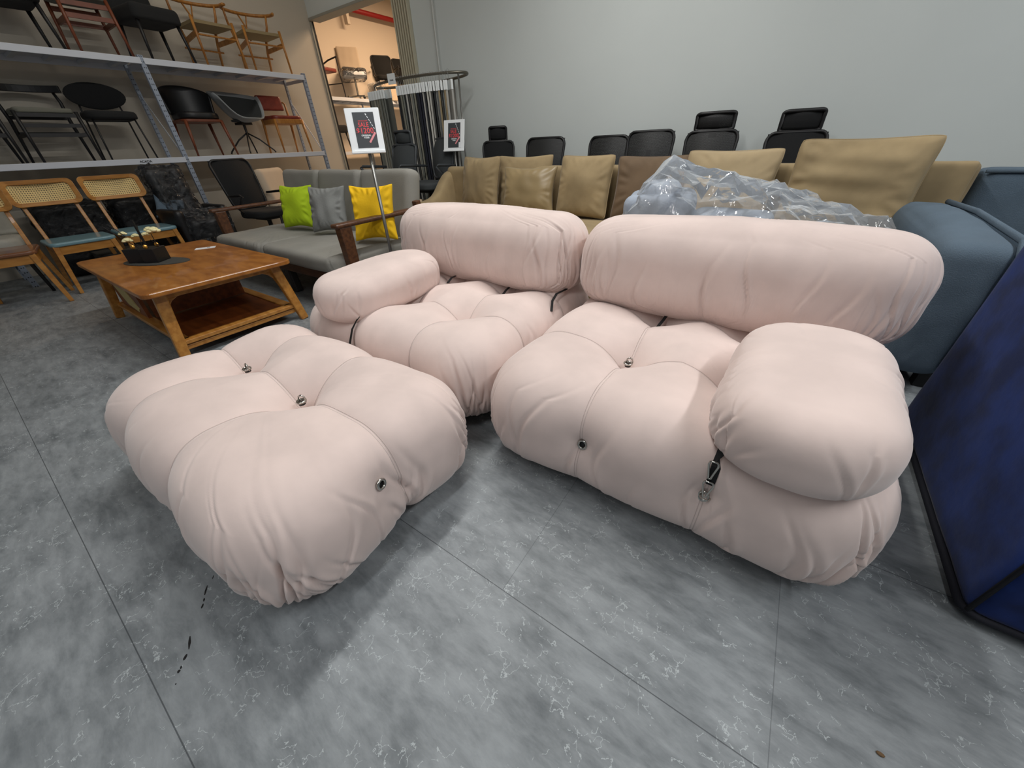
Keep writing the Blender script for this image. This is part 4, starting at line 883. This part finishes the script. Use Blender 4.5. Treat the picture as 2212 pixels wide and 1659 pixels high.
for i in range(nL):
    u = i/(nL-1); x = -4.86+.32*u; y = ocy-.22+.03*(1-u)*4*.3
    sample(x, y, va+R(2*math.sin(i*3)), order[i % 11] if i else 0, '%s fabric sample hanging edge-on, %s from the left in the left bunch' % (cname[order[i % 11] if i else 0], ORD[i]))
sample(-4.47, ocy-.25, R(170), 8, 'wide moss fabric sample facing out at the right end of the left bunch', wd=.20)
ord2 = [0, 7, 1, 8, 0, 5, 7, 2, 8, 1, 0, 3, 3, 5, 0, 9, 9, 7, 0, 4, 6, 0, 6, 5]
nR = len(ord2)
for i in range(nR):
    u = i/(nR-1); x = -4.24+.70*u; a = math.asin(max(-1, min(1, (x-ocx)/.78))); y = ocy-.26*math.cos(a)-.0
    sample(x, y, va+R(2*math.sin(i*2.1)), ord2[i], '%s fabric sample hanging edge-on, %s from the left in the right bunch' % (cname[ord2[i]], ORD[i]))
sample(-3.47, ocy-.20, R(150), 5, 'wide silver fabric sample facing out at the right end of the right bunch', wd=.20)
tg = MB().bb(-.055, .055, -.002, .002, -.05, .05).build('price_tag', hdr); tg.location = (-4.30, 3.81, RZ+.01); tg.rotation_euler = (0, 0, R(12)); tag(tg, 'pale tag with small writing clipped on the carousel rail', 'tag')
text('6.5x8', .022, (.0, -.003, -.018), (R(90), 0, 0), BLACK, tg, 'tag_lettering', bold=.02)

# ------------------------------------------------------------------ chairs along the grey wall
G = 'black office chairs along the grey wall'
task_chair('narrow black office chair with headrest, leftmost along the grey wall', (-2.90, 3.90, 0), R(28), head=.12, arms=False, bw=.40, backz=(.52, 1.05), mesh=BLACKF, group=G, hw=.20)
task_chair('black office chair without headrest, behind the satin tan cushion', (-2.38, 3.84, 0), R(2), backz=(.52, 1.06), bw=.50, mesh=MESHB, group=G)
task_chair('black office chair without headrest, behind the third tan cushion', (-1.68, 3.84, 0), R(-4), arms=False, backz=(.52, 1.045), bw=.45, group=G)
task_chair('black office chair without headrest, behind the brown cushion', (-1.22, 3.84, 0), R(4), arms=False, backz=(.52, 1.07), bw=.46, group=G)
task_chair('black mesh office chair with see-through headrest, middle of the grey wall', (-.70, 3.84, 0), R(2), head=.11, backz=(.52, 1.045), bw=.45, group=G, hw=.30)
task_chair('black office chair with solid curved headrest, rightmost along the grey wall', (-.05, 3.84, 0), R(6), head=.12, backz=(.52, 1.01), bw=.44, mesh=BLACKF, group=G, hw=.27)

# ------------------------------------------------------------------ tan sofa and its cushions
ts = thing('sofa', 'long tan velvet sofa behind the pink one, piled with cushions', 'sofa', (-1.25, 3.0, 0))
o = soft('seat_cushion', (3.62, 1.18, .20), .06, .05, TAN, ts, cr=20, step=.022, wamp=.004); o.location = (-.09, -.15, .215)
soft('base', (3.68, 1.2, .18), .05, .04, TAN, ts, cr=0, step=.04).location = (-.08, -.14, .05)
o = soft('backrest', (4.1, .12, .72), .05, .045, TAN, ts, cr=10, step=.02, wamp=.004); o.location = (.06, .49, .10)
for sx in (-1, 1):
    for sy in (-.38, .36): MB().cyl((sx*1.8, sy, 0), (sx*1.8, sy, .06), .03).build('foot', BLACK, ts)
# swooping left arm
k = MB()
def armf(u, v):
    th = 2*math.pi*u; y = .52-1.02*v; hz = .80-.26*(1/(1+math.exp(-(v-.24)*16)))-.03*v
    zc = (hz+.08)/2; rz_ = (hz-.08)/2; c, s = math.cos(th), math.sin(th)
    e = lambda q, p: math.copysign(abs(q)**p, q)
    end = (1 if .02 < v < .98 else .02)
    return (-1.965+.075*e(c, .55)*end, y, zc+rz_*e(s, .5)*(end))
k.grid(armf, 28, 40, True); k.build('arm', TAN, ts, smooth=True)
# tall right end panel
o = soft('end_panel', (.30, .13, .42), .03, .025, TAN, ts, cr=2, step=.014, wamp=.003); o.location = (1.915, .36, .41); o.rotation_euler = (R(-2), 0, 0)
GP = 'cushions along the tan sofa'
pillow('cushion', 'square tan velvet cushion at the left arm of the tan sofa', .60, .50, .17, TAN, (-2.70, 3.30, .425), (R(-10), 0, R(-14)), GP, 11, flange=.004)
pillow('cushion', 'tan velvet cushion leaning behind the first two on the tan sofa', .62, .50, .14, TAN, (-2.22, 3.44, .42), (R(-6), 0, R(4)), GP, 12)
pillow('cushion', 'smaller tan satin cushion with pointed corners on the tan sofa', .57, .42, .17, TANS, (-2.05, 3.22, .425), (R(-14), 0, R(6)), GP, 13, pinch=.14)
pillow('cushion', 'tan velvet cushion with a folded corner, third along the tan sofa', .52, .49, .17, TAN, (-1.52, 3.27, .425), (R(-12), 0, R(-5)), GP, 14, pinch=.06, flange=.004)
pillow('cushion', 'dark brown velvet cushion on the tan sofa', .62, .48, .15, BRN, (-.93, 3.30, .425), (R(-14), 0, R(5)), GP, 15, pinch=.07, flange=.004)
pillow('cushion', 'pale tan velvet cushion behind the plastic-wrapped pile', .62, .50, .15, mat('light_tan_velvet', (172, 152, 118), .85, var=.08, vs=5, bump=.1, bs=16, sheen=.25), (-.41, 3.30, .425), (R(-10), 0, R(-3)), GP, 16, pinch=.07, flange=.004)
pillow('cushion', 'largest tan velvet cushion at the right of the tan sofa', .66, .55, .18, TAN, (.27, 3.16, .425), (R(-12), R(0), R(-10)), GP, 17, pinch=.06, crump=.02, flange=.004)
# plastic wrapped pile
t = thing('wrapped_cushions', 'pale blue cushions heaped under crinkled clear plastic behind the right pink back cushion', 'wrapped cushions', (-.15, 2.56, .425))
LTB = mat('pale_blue_fabric', (160, 170, 184), .9, bump=.2, bs=80)
for i, (x, y, z, a, b, c, rz) in enumerate(((-.50, 0, 0, .40, .46, .30, .2), (-.12, .05, 0, .46, .44, .20, -.1), (.28, 0, 0, .40, .42, .14, .15), (-.50, .02, .26, .22, .30, .10, .3))):
    o = soft('cushion', (a, b, c), .09, .06, LTB, t, cr=0, step=.02, seed=90+i, wamp=.008); o.location = (x, y, z); o.rotation_euler = (0, 0, rz)
nz_ = 120; rsn = np.random.RandomState(5)
gx, gy = np.meshgrid(np.linspace(-.76, .67, 36), np.linspace(-.36, .34, 17), indexing='ij'); gx = gx.ravel(); gy = gy.ravel()
prof_h = np.interp(gx, [-.76, -.72, -.62, -.50, -.30, .10, .26, .47, .62, .67], [.0, .10, .30, .46, .43, .34, .28, .22, .17, 0])
ed = np.clip(1-np.abs((gy+.01)/.35)**5, 0, 1)**.6
P3 = np.column_stack([gx, gy, gx*0]); hh = prof_h*(.72+.28*np.exp(-((gy-.06)/.24)**2))*ed
cr2 = np.zeros(len(gx))
for i in range(70):
    th = rsn.rand()*math.pi; px = rsn.uniform(-.7, .7); py = rsn.uniform(-.3, .3); d = (gx-px)*math.sin(th)-(gy-py)*math.cos(th); l = (gx-px)*math.cos(th)+(gy-py)*math.sin(th)
    cr2 += rsn.choice([-1, 1])*.016*np.maximum(0, 1-np.abs(d)/(.03+.03*rsn.rand()))*np.exp(-(l/(.08+.12*rsn.rand()))**2)
hh = np.maximum(hh+cr2*ed+wob(P3, 14, 3, .015)*ed, .0)
hh = np.maximum(hh+rsn.normal(size=len(hh))*.007*(hh > .02), 0); jx = rsn.normal(size=len(gx))*.007; jy = rsn.normal(size=len(gx))*.007
V = np.column_stack([gx+jx, gy+jy, hh]).tolist(); F = []
for i in range(35):
    for j in range(16):
        a_, b_, c_, d_ = i*17+j, (i+1)*17+j, (i+1)*17+j+1, i*17+j+1
        F += [(a_, b_, c_), (a_, c_, d_)] if rsn.rand() < .5 else [(a_, b_, d_), (b_, c_, d_)]
me = bpy.data.meshes.new('plastic_sheet'); me.from_pydata(V, [], F); o = link('plastic_sheet', me, FILM, t)

# ------------------------------------------------------------------ blue sofas on the right
bs_ = thing('sofa', 'slate blue fabric sofa with flanged seams behind the navy one', 'sofa', (1.6, 2.7, 0))
o = soft('arm', (.24, 1.15, .55), .09, .075, DENIM, bs_, cr=10, step=.014, puff=.03, wamp=.006, seed=41); o.location = (-.95, -.05, .09)
k = MB()
for P in ([(-.86, -.622, .14), (-.86, -.625, .40), (-.862, -.615, .60), (-.862, -.56, .645), (-.862, 0, .662), (-.862, .50, .645)],):
    k.path(P, .013, 8, flat=.8)
k.build('flange_seam', DENIM, bs_, smooth=True)
soft('seat', (1.7, 1.0, .30), .06, .05, DENIM, bs_, cr=4, step=.03).location = (.1, -.05, .12)
soft('backrest', (1.9, .20, .70), .06, .05, DENIM, bs_, cr=4, step=.03).location = (.22, .85, .085)
k = MB(); k.path([(-.72, .75, .775), (1.1, .75, .775)], .011, 8); k.build('back_piping', DENIM, bs_, smooth=True)
for sx in (-.85, 1.0):
    for sy in (-.5, .45): MB().bb(sx-.03, sx+.03, sy-.03, sy+.03, 0, .12).build('foot', BLACK, bs_)
pillow('cushion', 'rumpled slate blue cushion on the slate blue sofa', .50, .42, .20, DENIM, (1.24, 2.75, .40), (R(-60), 0, R(-8)), None, 19, crump=.02)
pillow('cushion', 'slate blue cushion lying behind the navy armrest', .50, .40, .18, DENIM, (1.25, 2.35, .42), (R(-75), 0, R(8)), None, 20, crump=.02)
ns = thing('sofa', 'navy blue velvet sofa at the right edge with black base piping', 'sofa', (1.3, 1.37, 0))
k = MB(); k.prism(rrect(.90, .82, .03, 4, 0, 0), -.14, .14, 'x')
o = soft('arm', (.30, .89, .76), .035, .022, NAVY, ns, cr=0, step=.02, wamp=.002); o.location = (-.525, 0, .035)
k = MB(); k.path([(a-.525, b, .032) for a, b in rrect(.30, .885, .035, 5)], .009, 8, closed=True); k.path([(-.668, -.437, .04), (-.668, -.437, .78)], .005, 6); k.build('base_piping', NAVYT, ns, smooth=True)
o = soft('seat', (1.3, .85, .40), .05, .03, NAVY, ns, cr=0, step=.03); o.location = (.32, -.06, .03)
k = MB(); k.path([(a+.32, b-.06, .03) for a, b in rrect(1.3, .85, .05, 5)], .009, 8, closed=True); k.build('seat_piping', NAVYT, ns, smooth=True)
soft('backrest', (1.3, .20, .72), .05, .03, NAVY, ns, cr=0, step=.03).location = (.32, .35, .03)
for sx in (-.5, .8):
    for sy in (-.3, .3): MB().bb(sx-.03, sx+.03, sy-.03, sy+.03, 0, .04).build('foot', BLACK, ns)
